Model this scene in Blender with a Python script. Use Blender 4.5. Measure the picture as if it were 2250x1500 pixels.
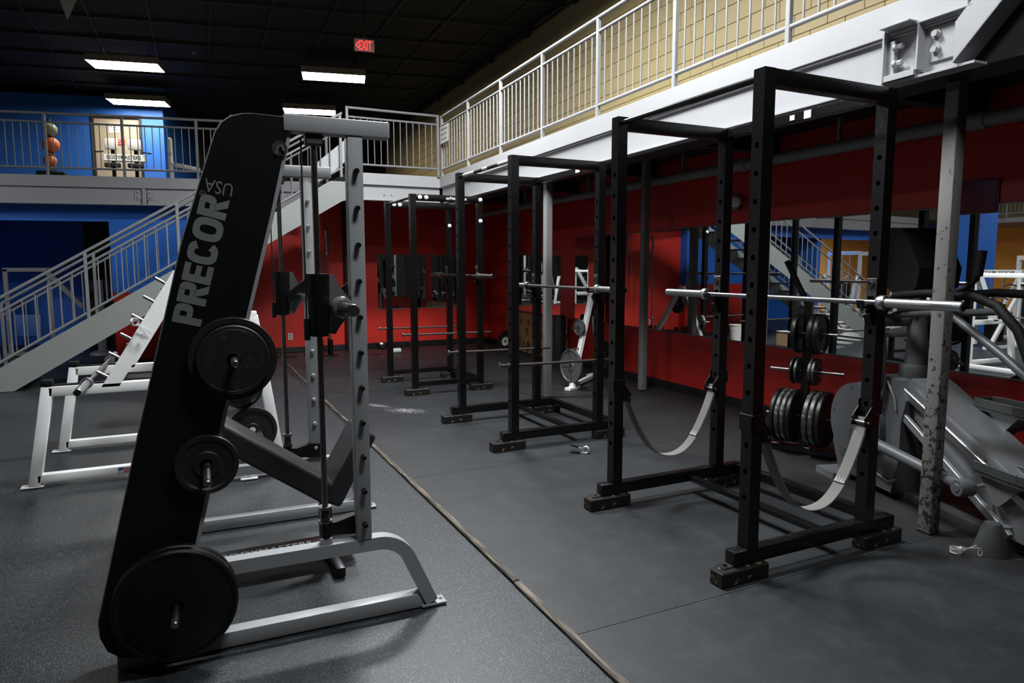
import bpy, bmesh, math, random
import numpy as np
from mathutils import Vector, Matrix
random.seed(7)
for o in list(bpy.data.objects): bpy.data.objects.remove(o)
S = bpy.context.scene
C = S.collection
# ------------------------------------------------------------------ camera
F_PX, YAW, PITCH, ROLL, CAM_H = 1509.3, .4534, .1083, .0016, 1.575
_c, _s = math.cos(YAW), math.sin(YAW); _cp, _sp = math.cos(PITCH), math.sin(PITCH); _cr, _sr = math.cos(ROLL), math.sin(ROLL)
_A = np.array([[_c, -_s, 0], [_s, _c, 0], [0, 0, 1]]); _B = np.array([[1, 0, 0], [0, _cp, -_sp], [0, _sp, _cp]]); _R = np.array([[_cr, 0, -_sr], [0, 1, 0], [_sr, 0, _cr]])
_M = _R @ _B @ _A
cam = bpy.data.objects.new('camera', bpy.data.cameras.new('camera')); C.objects.link(cam)
r_, d_, u_ = _M
cam.matrix_world = Matrix(((r_[0], u_[0], -d_[0], 0), (r_[1], u_[1], -d_[1], 0), (r_[2], u_[2], -d_[2], CAM_H), (0, 0, 0, 1)))
cam.data.sensor_width = 36; cam.data.lens = 36 * F_PX / 2250; cam.data.clip_start = .05; cam.data.clip_end = 200
S.camera = cam
# ------------------------------------------------------------------ world, exposure
W = bpy.data.worlds.new('world'); S.world = W; W.use_nodes = True
W.node_tree.nodes['Background'].inputs[0].default_value = (.6, .7, 1, 1); W.node_tree.nodes['Background'].inputs[1].default_value = .0015
S.view_settings.view_transform = 'Standard'; S.view_settings.look = 'None'; S.view_settings.gamma = 1; S.view_settings.use_curve_mapping = False
S.view_settings.exposure = -0.35
LAMP_FAR, LAMP_KEY, LAMP_MID, LAMP_LEFT = 45., 82., 215., 150.          # radiance of the fluorescent ceiling panels

# ------------------------------------------------------------------ helpers
def V(*a): return Vector(a)
class MB:
    """collects solid pieces into one bmesh"""
    def __init__(s): s.b = bmesh.new()
    def _add(s, vs, fs):
        v = [s.b.verts.new(p) for p in vs]
        for f in fs:
            try: s.b.faces.new([v[i] for i in f])
            except ValueError: pass
        return v
    def _merge(s, t):
        m = {}
        for v in t.verts: m[v] = s.b.verts.new(v.co)
        for f in t.faces:
            try: s.b.faces.new([m[v] for v in f.verts])
            except ValueError: pass
        t.free()
    def box(s, x0, x1, y0, y1, z0, z1, bv=.003, seg=1, mat=None):
        t = bmesh.new(); bmesh.ops.create_cube(t, size=1)
        for v in t.verts: v.co = V((x0 + x1) / 2 + v.co.x * (x1 - x0), (y0 + y1) / 2 + v.co.y * (y1 - y0), (z0 + z1) / 2 + v.co.z * (z1 - z0))
        bv = min(bv, .45 * min(abs(x1 - x0), abs(y1 - y0), abs(z1 - z0)))
        if bv > 0: bmesh.ops.bevel(t, geom=t.edges[:], offset=bv, segments=seg, affect='EDGES', profile=.5)
        if mat is not None:
            for v in t.verts: v.co = mat @ v.co
        s._merge(t); return s
    def beam(s, p0, p1, w, h, up=(0, 0, 1), bv=.003, seg=1):
        """rectangular bar from p0 to p1: w across, h along 'up'"""
        p0, p1 = Vector(p0), Vector(p1); d = p1 - p0; L = d.length; d = d / L
        up = Vector(up); side = d.cross(up)
        if side.length < 1e-4: side = d.cross(V(0, 1, 0))
        side.normalize(); up = side.cross(d)
        m = Matrix(((side.x, d.x, up.x, p0.x), (side.y, d.y, up.y, p0.y), (side.z, d.z, up.z, p0.z), (0, 0, 0, 1)))
        return s.box(-w / 2, w / 2, 0, L, -h / 2, h / 2, bv, seg, m)
    def cyl(s, p0, p1, r, n=14, r2=None, caps=True):
        p0, p1 = Vector(p0), Vector(p1); d = (p1 - p0).normalized(); r2 = r if r2 is None else r2
        a = d.orthogonal().normalized(); b = d.cross(a)
        vs = []
        for p, q in ((p0, r), (p1, r2)):
            for i in range(n):
                t = 2 * math.pi * i / n; vs.append(p + a * (math.cos(t) * q) + b * (math.sin(t) * q))
        fs = [(i, (i + 1) % n, n + (i + 1) % n, n + i) for i in range(n)]
        if caps: fs += [tuple(range(n))[::-1], tuple(range(n, 2 * n))]
        s._add(vs, fs); return s
    def tube(s, pts, r, n=10, rs=None, closed=False):
        pts = [Vector(p) for p in pts]; N = len(pts); vs = []; prev = None
        for i, p in enumerate(pts):
            if closed: d = pts[(i + 1) % N] - pts[i - 1]
            else: d = pts[min(i + 1, N - 1)] - pts[max(i - 1, 0)]
            d.normalize()
            a = d.orthogonal().normalized() if prev is None else (prev - d * prev.dot(d)).normalized()
            prev = a; b = d.cross(a); q = rs[i] if rs else r
            for k in range(n):
                t = 2 * math.pi * k / n; vs.append(p + a * (math.cos(t) * q) + b * (math.sin(t) * q))
        fs = []
        for i in range(N if closed else N - 1):
            j = (i + 1) % N
            for k in range(n): fs.append((i * n + k, i * n + (k + 1) % n, j * n + (k + 1) % n, j * n + k))
        if not closed: fs += [tuple(range(n))[::-1], tuple(range((N - 1) * n, N * n))]
        s._add(vs, fs); return s
    def sweep(s, pts, w, h, side):
        """rectangular section swept along a planar path; 'side' is the plane's normal (width w along it, h across)"""
        pts = [Vector(p) for p in pts]; side = Vector(side).normalized(); N = len(pts); vs = []
        for i, p in enumerate(pts):
            d0 = (pts[i] - pts[i - 1]).normalized() if i else (pts[1] - pts[0]).normalized()
            d1 = (pts[i + 1] - pts[i]).normalized() if i < N - 1 else d0
            d = (d0 + d1).normalized(); up = side.cross(d); k = 1 / max(.5, d.dot(d0))
            for a, b in ((-1, -1), (1, -1), (1, 1), (-1, 1)): vs.append(p + side * (a * w / 2) + up * (b * h / 2 * k))
        fs = [(0, 3, 2, 1), tuple((N - 1) * 4 + q for q in range(4))]
        for i in range(N - 1):
            for q in range(4): fs.append((i * 4 + q, i * 4 + (q + 1) % 4, i * 4 + 4 + (q + 1) % 4, i * 4 + 4 + q))
        s._add(vs, fs); return s
    def prism(s, poly, o, ux, uy, depth):
        """polygon in the (ux,uy) plane at o, extruded along ux x uy by depth"""
        o, ux, uy = Vector(o), Vector(ux), Vector(uy); n = ux.cross(uy).normalized() * depth; N = len(poly)
        vs = [o + ux * a + uy * b for a, b in poly] + [o + ux * a + uy * b + n for a, b in poly]
        fs = [tuple(range(N))[::-1], tuple(range(N, 2 * N))] + [(i, (i + 1) % N, N + (i + 1) % N, N + i) for i in range(N)]
        s._add(vs, fs); return s
    def lathe(s, prof, o=(0, 0, 0), ax=(0, 0, 1), n=32, closed=True):
        o = Vector(o); d = Vector(ax).normalized(); a = d.orthogonal().normalized(); b = d.cross(a); K = len(prof); vs = []
        for i in range(n):
            t = 2 * math.pi * i / n; e = a * math.cos(t) + b * math.sin(t)
            for r, z in prof: vs.append(o + e * r + d * z)
        fs = []
        for i in range(n):
            j = (i + 1) % n
            for k in range(K if closed else K - 1):
                l = (k + 1) % K; fs.append((i * K + k, j * K + k, j * K + l, i * K + l))
        s._add(vs, fs); return s
    def ball(s, c, r, n=16, sc=(1, 1, 1)):
        t = bmesh.new(); bmesh.ops.create_uvsphere(t, u_segments=n, v_segments=max(6, n // 2), radius=r)
        for v in t.verts: v.co = V(v.co.x * sc[0], v.co.y * sc[1], v.co.z * sc[2]) + Vector(c)
        s._merge(t); return s
    def holed(s, w, t, z0, z1, holes, hr):
        """square tube post: w (x) by t (y), round holes through the x faces at heights 'holes'"""
        n = 12
        cuts = [z0]
        for a, b in zip(holes, holes[1:]): cuts.append((a + b) / 2)
        half = (holes[1] - holes[0]) / 2
        lo, hi = holes[0] - half, holes[-1] + half
        cells = []
        for h in holes: cells.append((h - half, h + half, h))
        rings = {}
        for x, sgn in ((0, -1), (w, 1)):
            def quad(a, b):
                if b - a > 1e-5: s._add([V(x, 0, a), V(x, t, a), V(x, t, b), V(x, 0, b)], [(0, 3, 2, 1) if sgn > 0 else (0, 1, 2, 3)])
            quad(z0, lo); quad(hi, z1)
            for a, b, h in cells:
                cy = t / 2; outer = []; inner = []
                for i in range(n):
                    th = 2 * math.pi * (i + .5) / n; cyv, szv = math.cos(th), math.sin(th)
                    k = min((t / 2) / max(abs(cyv), 1e-6), half / max(abs(szv), 1e-6))
                    outer.append(V(x, cy + cyv * k, h + szv * k)); inner.append(V(x, cy + cyv * hr, h + szv * hr))
                corners = [V(x, 0, a), V(x, t, a), V(x, t, b), V(x, 0, b)]
                vs = outer + inner; fs = []
                for i in range(n):
                    j = (i + 1) % n; fs.append((i, j, n + j, n + i) if sgn < 0 else (i, n + i, n + j, j))
                ring = s._add(vs, fs)
                for cn in corners:     # fill the four corners
                    k = sorted(range(n), key=lambda q: (outer[q] - cn).length)[:2]
                    s._add([cn, outer[k[0]], outer[k[1]]], [(0, 1, 2)])
                rings.setdefault(h, []).append([v.co.copy() for v in ring[n:]])
        for h, (A, B) in rings.items():
            n2 = len(A); s._add(A + B, [(i, n2 + i, n2 + (i + 1) % n2, (i + 1) % n2) for i in range(n2)])
        for y, f in ((0, 1), (t, 0)):
            s._add([V(0, y, z0), V(w, y, z0), V(w, y, z1), V(0, y, z1)], [(0, 1, 2, 3) if f else (0, 3, 2, 1)])
        s._add([V(0, 0, z1), V(w, 0, z1), V(w, t, z1), V(0, t, z1)], [(0, 1, 2, 3)])
        s._add([V(0, 0, z0), V(w, 0, z0), V(w, t, z0), V(0, t, z0)], [(0, 3, 2, 1)])
        return s
    def build(s, name, mat, parent=None, label=None, cat=None, group=None, kind=None, loc=None, rz=0, smooth=True, ang=35):
        me = bpy.data.meshes.new(name); b = s.b
        if s.b.faces: bmesh.ops.recalc_face_normals(b, faces=b.faces[:])
        root = parent
        while root is not None and root.parent is not None: root = root.parent
        off = Vector(root.get('_o', (0, 0, 0))) if root is not None else Vector((0, 0, 0))
        o = bpy.data.objects.new(name, me)
        if parent is None:
            if loc is None:
                xs = [v.co.x for v in b.verts]; ys = [v.co.y for v in b.verts]; zs = [v.co.z for v in b.verts]
                off = V((min(xs) + max(xs)) / 2, (min(ys) + max(ys)) / 2, min(zs)); o.location = off
            else: o.location = loc
            o.rotation_euler.z = rz
            o['_o'] = tuple(off)
        for v in b.verts: v.co -= off
        b.to_mesh(me); b.free()
        if smooth and len(me.polygons):
            me.polygons.foreach_set('use_smooth', [True] * len(me.polygons)); me.set_sharp_from_angle(angle=math.radians(ang))
        me.materials.append(M[mat] if isinstance(mat, str) else mat)
        C.objects.link(o); o.parent = parent
        return tag(o, label, cat, group, kind)
def tag(o, label=None, cat=None, group=None, kind=None):
    for k, v in (('label', label), ('category', cat), ('group', group), ('kind', kind)):
        if v: o[k] = v
    return o
def thing(name, label, cat, loc=(0, 0, 0), rz=0, group=None, kind=None, local=False):
    """an Empty at the thing's base. local=True: the parts are written in local coordinates"""
    o = bpy.data.objects.new(name, None); C.objects.link(o); o.empty_display_size = .1
    o.location = loc; o.rotation_euler.z = rz; o['_o'] = (0, 0, 0) if local else tuple(loc)
    return tag(o, label, cat, group, kind)
def copy_tree(o, parent=None, label=None, loc=None, rz=None, group=None):
    c = o.copy(); C.objects.link(c); c.parent = parent
    if label: c['label'] = label
    if group: c['group'] = group
    if loc is not None: c.location = loc
    if rz is not None: c.rotation_euler.z = rz
    for ch in list(o.children): copy_tree(ch, c)
    return c
def inst(src, name, parent, mtx=None, loc=None):
    """another object on the same mesh data"""
    c = bpy.data.objects.new(name, src.data); C.objects.link(c); c.parent = parent
    if loc is not None: c.location = loc
    if mtx is not None: c.matrix_local = mtx
    return c
def text(body, Wd, Ht, o, ux, uy, name, mat, parent, bold=0., depth=.0012, label=None, spacing=1.):
    cu = bpy.data.curves.new('t', 'FONT'); cu.body = body; cu.offset = bold; cu.resolution_u = 3; cu.space_character = spacing
    ob = bpy.data.objects.new('t', cu); C.objects.link(ob); bpy.context.view_layer.update()
    me = bpy.data.meshes.new_from_object(ob.evaluated_get(bpy.context.evaluated_depsgraph_get()))
    bpy.data.objects.remove(ob); bpy.data.curves.remove(cu)
    mb = MB(); mb.b.from_mesh(me); bpy.data.meshes.remove(me)
    xs = [v.co.x for v in mb.b.verts]; ys = [v.co.y for v in mb.b.verts]; x0, x1, y0, y1 = min(xs), max(xs), min(ys), max(ys)
    bmesh.ops.remove_doubles(mb.b, verts=mb.b.verts[:], dist=1e-5)
    o, ux, uy = Vector(o), Vector(ux).normalized(), Vector(uy).normalized(); n = ux.cross(uy)
    for v in mb.b.verts: v.co = o + ux * ((v.co.x - x0) / (x1 - x0) * Wd) + uy * ((v.co.y - y0) / (y1 - y0) * Ht)
    r = bmesh.ops.extrude_face_region(mb.b, geom=mb.b.faces[:])
    for e in r['geom']:
        if isinstance(e, bmesh.types.BMVert): e.co += n * depth
    return mb.build(name, mat, parent, label=label, smooth=False)

def block_word(word, Wd, Ht, o, ux, uy, m, parent):
    """heavy grotesque capitals, each letter a part"""
    o, ux, uy = Vector(o), Vector(ux).normalized(), Vector(uy).normalized()
    T, wd = .30, {'P': .80, 'R': .84, 'E': .74, 'C': .90, 'O': .94}
    gap = .035; tot = sum(wd[c] for c in word) + gap * (len(word) - 1); kx = Wd / tot; x0 = 0
    def band(cx, cy, rx, ry, t, a0, a1, n=22):
        out = []; inn = []
        for i in range(n + 1):
            a = math.radians(a0 + (a1 - a0) * i / n); e = .72; c_, s_ = math.cos(a), math.sin(a)
            c2, s2 = math.copysign(abs(c_) ** e, c_), math.copysign(abs(s_) ** e, s_)
            out.append((cx + rx * c2, cy + ry * s2)); inn.append((cx + (rx - t) * c2, cy + (ry - t * .78) * s2))
        return [[out[i], out[i + 1], inn[i + 1], inn[i]] for i in range(n)]
    R_ = lambda a, b, c, d: [[(a, c), (b, c), (b, d), (a, d)]]
    for ch in word:
        w = wd[ch]; q = []
        if ch in 'PR':
            b0, h = (.36, .64) if ch == 'P' else (.42, .58); q += R_(0, T, 0, 1) + R_(T, w - .3, 1 - .21, 1) + R_(T, w - .3, b0, b0 + .20) + band(w - .32, b0 + h / 2, .32, h / 2, T * .98, -90, 90)
            if ch == 'R': q += [[(T * .95, .44), (T + .26, .46), (w + .02, 0), (w - .33, 0)]]
        elif ch == 'E': q += R_(0, T, 0, 1) + R_(T, w, 0, .215) + R_(T, w, .785, 1) + R_(T, w - .05, .40, .60)
        elif ch == 'C': q += band(w / 2, .5, w / 2, .52, T, 28, 332, 34)
        else: q += band(w / 2, .5, w / 2, .52, T, 0, 360, 40)
        x = MB()
        for poly in q: x.prism([((x0 + a) * kx, b * Ht) for a, b in poly], o, ux, uy, .0012)
        x.build('letter', m, parent, smooth=False); x0 += w + gap
# ------------------------------------------------------------------ materials (all procedural)
M = {}
def mat(name, col, rough=.5, metal=0., var=.15, vs=6., bump=0., bs=80., wear=None, ws=25., wt=.62, wr=None, wz=None, spec=.5, emit=None, es=0., detail=6):
    m = bpy.data.materials.new(name); m.use_nodes = True; nt = m.node_tree; N, L = nt.nodes, nt.links
    p = N['Principled BSDF']; p.inputs['Roughness'].default_value = rough; p.inputs['Metallic'].default_value = metal; p.inputs['Specular IOR Level'].default_value = spec
    tc = N.new('ShaderNodeTexCoord')
    nz = N.new('ShaderNodeTexNoise'); nz.inputs['Scale'].default_value = vs; nz.inputs['Detail'].default_value = detail; L.new(tc.outputs['Object'], nz.inputs['Vector'])
    mx = N.new('ShaderNodeMix'); mx.data_type = 'RGBA'
    mx.inputs['A'].default_value = (*[c * (1 - var) for c in col], 1); mx.inputs['B'].default_value = (*[min(1, c * (1 + var)) for c in col], 1)
    L.new(nz.outputs['Fac'], mx.inputs['Factor']); out = mx.outputs['Result']
    if wear:
        n2 = N.new('ShaderNodeTexNoise'); n2.inputs['Scale'].default_value = ws; n2.inputs['Detail'].default_value = 8; n2.inputs['Roughness'].default_value = .65
        L.new(tc.outputs['Object'], n2.inputs['Vector'])
        cr = N.new('ShaderNodeValToRGB'); cr.color_ramp.elements[0].position = wt; cr.color_ramp.elements[1].position = wt + .03; 
        if wz:
            sp = N.new('ShaderNodeSeparateXYZ'); L.new(tc.outputs['Object'], sp.inputs[0]); mr = N.new('ShaderNodeMapRange'); mr.inputs['From Min'].default_value = wz[0]; mr.inputs['From Max'].default_value = wz[1]; mr.inputs['To Min'].default_value = wz[2]; mr.inputs['To Max'].default_value = wz[3]; L.new(sp.outputs['Z'], mr.inputs['Value'])
            ad = N.new('ShaderNodeMath'); ad.operation = 'ADD'; L.new(n2.outputs['Fac'], ad.inputs[0]); L.new(mr.outputs['Result'], ad.inputs[1]); L.new(ad.outputs[0], cr.inputs['Fac'])
        else: L.new(n2.outputs['Fac'], cr.inputs['Fac'])
        m2 = N.new('ShaderNodeMix'); m2.data_type = 'RGBA'; m2.inputs['B'].default_value = (*wear, 1); L.new(cr.outputs['Color'], m2.inputs['Factor']); L.new(out, m2.inputs['A']); out = m2.outputs['Result']
        if wr is not None:
            m3 = N.new('ShaderNodeMix'); m3.inputs['A'].default_value = rough; m3.inputs['B'].default_value = wr; L.new(cr.outputs['Color'], m3.inputs['Factor']); L.new(m3.outputs['Result'], p.inputs['Roughness'])
    L.new(out, p.inputs['Base Color'])
    if bump:
        n4 = N.new('ShaderNodeTexNoise'); n4.inputs['Scale'].default_value = bs; n4.inputs['Detail'].default_value = 3; L.new(tc.outputs['Object'], n4.inputs['Vector'])
        bp = N.new('ShaderNodeBump'); bp.inputs['Strength'].default_value = bump; bp.inputs['Distance'].default_value = .01; L.new(n4.outputs['Fac'], bp.inputs['Height']); L.new(bp.outputs['Normal'], p.inputs['Normal'])
    if emit: p.inputs['Emission Color'].default_value = (*emit, 1); p.inputs['Emission Strength'].default_value = es
    M[name] = m; return m
mat('black_steel', (.0032, .0032, .0035), .26, spec=.45, var=.3, vs=14, wear=(.075, .069, .058), ws=95, wt=.64, wr=.5, bump=.12, bs=90)
mat('black_steel_smooth', (.007, .007, .0075), .3, spec=.3, var=.2)
mat('worn_steel', (.07, .066, .06), .42, metal=.6, var=.35, vs=30, wear=(.02, .02, .02), ws=30, wt=.55)
mat('chrome', (.48, .49, .50), .33, metal=1., var=.12, vs=20)
mat('bar_steel', (.26, .26, .26), .33, metal=1., var=.25, vs=40, bump=.08, bs=500)
mat('dark_chrome', (.22, .21, .2), .3, metal=1., var=.3, vs=30)
mat('rust_bar', (.045, .034, .027), .5, metal=.2, var=.4, vs=40)
mat('white_paint', (.84, .85, .84), .4, var=.06, wear=(.45, .44, .42), ws=20, wt=.76)
mat('silver_paint', (.29, .305, .315), .38, var=.06, vs=10, wear=(.2, .19, .17), ws=18, wt=.74)
mat('machine_white', (.82, .84, .84), .4, var=.08)
mat('grey_paint', (.36, .365, .376), .5, var=.06, vs=2.5, bump=.03, bs=200)
mat('rail_paint', (.30, .305, .31), .4, var=.06)
mat('rail_grey', (.20, .205, .21), .45, var=.1)
mat('stringer_paint', (.24, .26, .25), .5, var=.1, vs=3)
mat('column_paint', (.20, .20, .197), .45, var=.1, vs=5)
mat('column_worn', (.15, .148, .14), .5, var=.12, vs=4, wear=(.022, .02, .017), ws=34, wt=.56, wz=(0.1, 2.0, .055, -.075))
mat('red_wall_shaded', (.47, .018, .011), .48, var=.14, vs=2.2, bump=.06, bs=60, wear=(.32, .012, .008), ws=9, wt=.68)  # same red paint, darkened for the shade under the gallery
mat('red_wall_lit_scuffed', (.62, .027, .016), .48, var=.14, vs=2.2, bump=.06, bs=60, wear=(.5, .4, .36), ws=12, wt=.75)  # same red paint, lightened for the light on the back wall; pale scuffs
mat('yellow_wall', (.36, .285, .135), .6, var=.08, vs=3, bump=.08, bs=40)
mat('mortar', (.32, .25, .118), .8, var=.1)
mat('blue_wall', (.022, .15, .60), .55, var=.1, vs=2)
mat('orange_wall', (.85, .38, .06), .6, var=.08, vs=2)
mat('black_ceiling', (.012, .012, .013), .75, var=.3, vs=1.5, bump=.1, bs=30)
mat('ceiling_bar', (.03, .03, .03), .6, var=.3)
mat('black_paint', (.008, .008, .009), .6, var=.3)
mat('baseboard', (.01, .01, .011), .45, var=.3)
mat('black_plastic', (.005, .005, .0055), .42, spec=.3, var=.2, bump=.04, bs=300)
mat('black_vinyl', (.016, .016, .018), .42, var=.25, bump=.06, bs=150)
mat('panel_black', (.0055, .006, .0068), .36, spec=.25, var=.3, vs=9, bump=.03, bs=400)
mat('plate_iron', (.015, .013, .0105), .5, metal=.2, var=.35, vs=25, bump=.08, bs=90, wear=(.04, .035, .028), ws=30, wt=.62)
mat('plate_rubber', (.0045, .0045, .0045), .4, spec=.35, var=.3, vs=20)
mat('plate_grey', (.12, .12, .118), .45, metal=.4, var=.25, vs=25, bump=.05, bs=90)
mat('plate_edge_worn', (.05, .05, .048), .4, metal=.5, var=.5, vs=18, wear=(.25, .25, .24), ws=16, wt=.56)
mat('letter_grey', (.155, .167, .167), .5, var=.12, vs=60)
mat('letter_black', (.01, .01, .01), .5)
mat('letter_white', (.6, .6, .6), .5)
mat('letter_red', (.5, .03, .02), .5)
mat('wood_block', (.006, .0055, .005), .5, var=.4, vs=20, wear=(.24, .15, .08), ws=18, wt=.61)
mat('wood_raw', (.42, .27, .15), .7, var=.3, vs=40)
mat('plywood', (.42, .27, .12), .7, var=.4, vs=10, bump=.1, bs=20, wear=(.1, .05, .025), ws=6, wt=.55)
mat('strap', (.15, .147, .136), .85, var=.2, vs=8, bump=.15, bs=600, wear=(.2, .19, .17), ws=10, wt=.66)
mat('bolt_glint', (.8, .8, .8), .3)  # chrome bolts: their bright reflection is put into a white colour
mat('wire', (.7, .7, .7), .3, metal=.5)
mat('strap_dark', (.05, .05, .048), .85, var=.3, vs=20, bump=.15, bs=600)
mat('stitch', (.7, .69, .65), .8)
mat('ellip_grey', (.075, .08, .085), .4, var=.08, vs=5, bump=.02, bs=300)
mat('ellip_silver', (.16, .166, .172), .34, metal=.3, var=.08, vs=8)
mat('ellip_dark', (.04, .043, .045), .5, var=.1)
mat('rubber_foam', (.0045, .0045, .0045), .65, spec=.2, var=.2)
mat('plastic_white', (.7, .7, .68), .4, var=.04)
mat('door_beige', (.42, .36, .27), .5, var=.05)
mat('ball_orange', (.55, .13, .03), .5, var=.1)
mat('ball_green', (.22, .24, .12), .5, var=.1)
mat('paper', (.7, .7, .68), .7, var=.03)
mat('chalk', (.75, .75, .75), .9)
mat('pad_blue', (.03, .08, .25), .45, var=.1)
mat('pennant', (.08, .09, .07), .8)
mat('bucket', (.6, .6, .57), .5)
mat('poster_red', (.16, .03, .015), .12, var=.5, vs=9)
mat('lamp_white', (1, .96, .9), .5, emit=(1, .93, .82), es=LAMP_FAR)
mat('lamp_key', (1, 1, 1), .5, emit=(.96, .98, 1.), es=LAMP_KEY)
mat('lamp_mid', (1, 1, 1), .5, emit=(.96, .98, 1.), es=LAMP_MID)
mat('lamp_left', (1, 1, 1), .5, emit=(.96, .98, 1.), es=LAMP_LEFT)
mat('lamp_housing', (.28, .25, .2), .5)
mat('exit_red', (.6, .02, .02), .5, emit=(1, .04, .03), es=2.2)
mat('exit_box', (.16, .05, .045), .5)
# mirror
m = bpy.data.materials.new('mirror_glass'); m.use_nodes = True; p = m.node_tree.nodes['Principled BSDF']
p.inputs['Metallic'].default_value = 1; p.inputs['Roughness'].default_value = .012; p.inputs['Base Color'].default_value = (.82, .84, .83, 1); M['mirror_glass'] = m
# rubber floors: grain flecks + scuffs
def rubber(name, base, fleck, scale, thr, rough, scuff, blotch=.3):
    m = bpy.data.materials.new(name); m.use_nodes = True; nt = m.node_tree; N, L = nt.nodes, nt.links; p = N['Principled BSDF']; p.inputs['Roughness'].default_value = rough
    tc = N.new('ShaderNodeTexCoord')
    def noise(sc, det=2, ro=.5):
        n = N.new('ShaderNodeTexNoise'); n.inputs['Scale'].default_value = sc; n.inputs['Detail'].default_value = det; n.inputs['Roughness'].default_value = ro; L.new(tc.outputs['Object'], n.inputs['Vector']); return n
    def ramp(src, a, b):
        r = N.new('ShaderNodeValToRGB'); r.color_ramp.elements[0].position = a; r.color_ramp.elements[1].position = b; L.new(src, r.inputs['Fac']); return r.outputs['Color']
    def mix(f, A, B):
        x = N.new('ShaderNodeMix'); x.data_type = 'RGBA'; L.new(f, x.inputs['Factor'])
        for k, q in (('A', A), ('B', B)):
            if isinstance(q, tuple): x.inputs[k].default_value = (*q, 1)
            else: L.new(q, x.inputs[k])
        return x.outputs['Result']
    o = mix(noise(1.3, 6).outputs['Fac'], tuple(c * (1 - blotch) for c in base), tuple(c * (1 + blotch) for c in base))
    o = mix(ramp(noise(scale, 1).outputs['Fac'], thr, thr + .04), o, fleck)
    o = mix(ramp(noise(scale * .45, 2).outputs['Fac'], .70, .73), o, fleck)
    sc = mix(ramp(noise(5, 10, .8).outputs['Fac'], .47, .70), (0, 0, 0), (1, 1, 1))
    o = mix(sc, o, scuff)
    vo = N.new('ShaderNodeTexVoronoi'); vo.inputs['Scale'].default_value = 16; L.new(tc.outputs['Object'], vo.inputs['Vector'])      # stray chalk specks
    dot = ramp(vo.outputs['Distance'], .035, .06); inv = N.new('ShaderNodeInvert'); L.new(dot, inv.inputs['Color'])
    sel = ramp(noise(2.2, 3).outputs['Fac'], .50, .62); mu = N.new('ShaderNodeMix'); mu.data_type = 'RGBA'; mu.blend_type = 'MULTIPLY'; mu.inputs['Factor'].default_value = 1; L.new(inv.outputs[0], mu.inputs['A']); L.new(sel, mu.inputs['B'])
    o = mix(mu.outputs['Result'], o, (.16, .17, .175))
    L.new(o, p.inputs['Base Color'])
    b = N.new('ShaderNodeBump'); b.inputs['Strength'].default_value = .12; b.inputs['Distance'].default_value = .004; L.new(noise(scale * .6, 2).outputs['Fac'], b.inputs['Height']); L.new(b.outputs['Normal'], p.inputs['Normal'])
    M[name] = m
rubber('rubber_floor', (.0135, .0162, .0190), (.145, .17, .19), 240, .615, .45, (.025, .028, .031))
rubber('rubber_mat', (.0122, .0143, .0164), (.062, .069, .075), 380, .645, .5, (.031, .035, .0385), .35)
rubber('rubber_mat_worn', (.0105, .0112, .012), (.05, .052, .053), 380, .65, .55, (.024, .025, .026), .4)
# weathered timber strip
m = bpy.data.materials.new('strip_wood'); m.use_nodes = True; nt = m.node_tree; N, L = nt.nodes, nt.links; p = N['Principled BSDF']; p.inputs['Roughness'].default_value = .6
tc = N.new('ShaderNodeTexCoord'); mp = N.new('ShaderNodeMapping'); mp.inputs['Scale'].default_value = (90, 4, 90); L.new(tc.outputs['Object'], mp.inputs[0])
nz = N.new('ShaderNodeTexNoise'); nz.inputs['Scale'].default_value = 1; nz.inputs['Detail'].default_value = 6; L.new(mp.outputs[0], nz.inputs['Vector'])
cr = N.new('ShaderNodeValToRGB'); cr.color_ramp.elements[0].position = .42; cr.color_ramp.elements[0].color = (.010, .008, .006, 1); cr.color_ramp.elements[1].position = .66; cr.color_ramp.elements[1].color = (.20, .16, .11, 1)
L.new(nz.outputs['Fac'], cr.inputs['Fac']); L.new(cr.outputs['Color'], p.inputs['Base Color']); M['strip_wood'] = m

# ------------------------------------------------------------------ building frames
GA = -.035                      # the right gallery and wall run 2 degrees off the racks
def gx(Y): return 3.8 + .035 * (Y - 5.975)
G0 = (gx(0), 0, 0)              # local x = out towards the right wall, local y = along the gallery
WD = 1.83                       # right wall, measured from the gallery's face
LA = -.212                      # left gallery, upper wall and ceiling lights are skewed
L0 = (-2.36, 13.38, 0)
def struct(mb, name, m, loc=None, rz=0, label=None): return mb.build(name, m, None, label=label, kind='structure', loc=loc, rz=rz)

# ------------------------------------------------------------------ floor
fl = MB(); fl.box(-16, 8, -6, 21, -.2, -.006, 0); fl = struct(fl, 'floor', 'rubber_floor', label='speckled grey rubber gym floor')
ys = [-2.48, -.04, 2.40, 4.84, 7.32, 9.80, 13.1]
for i in range(len(ys) - 1):
    for j, (xa, xb) in enumerate(((1.475, 3.84), (3.84, 5.95))):
        x = MB(); g = .002; x.box(xa + g, xb - g, ys[i] + g, ys[i + 1] - g, -.0055, -.001 if j else 0., 0)
        x.build('rubber_mat', 'rubber_mat' if j == 0 else 'rubber_mat_worn', fl)
# timber strip between the two floors
yy = [-2.5, -.3, 2.95, 4.95, 7.2, 9.7, 12.6]
for k in range(len(yy) - 1):
    x = MB(); a, b = yy[k], yy[k + 1]; xo = 1.40 + .012 * a
    pts = []; n = 14
    x.box(0, .036, .004, b - a - .004, -.006, .013 if k % 2 else .016, .004)
    rr = random.Random(k)
    for v in x.b.verts: v.co.x += .004 * math.sin(v.co.y * 3 + k)
    struct(x, 'trim_%d' % (k + 1), 'strip_wood', loc=(xo + .012 * .5 + (.004 if k % 2 else 0), a, 0), rz=-.012, label='worn wooden floor strip beside the black mats')

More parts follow.
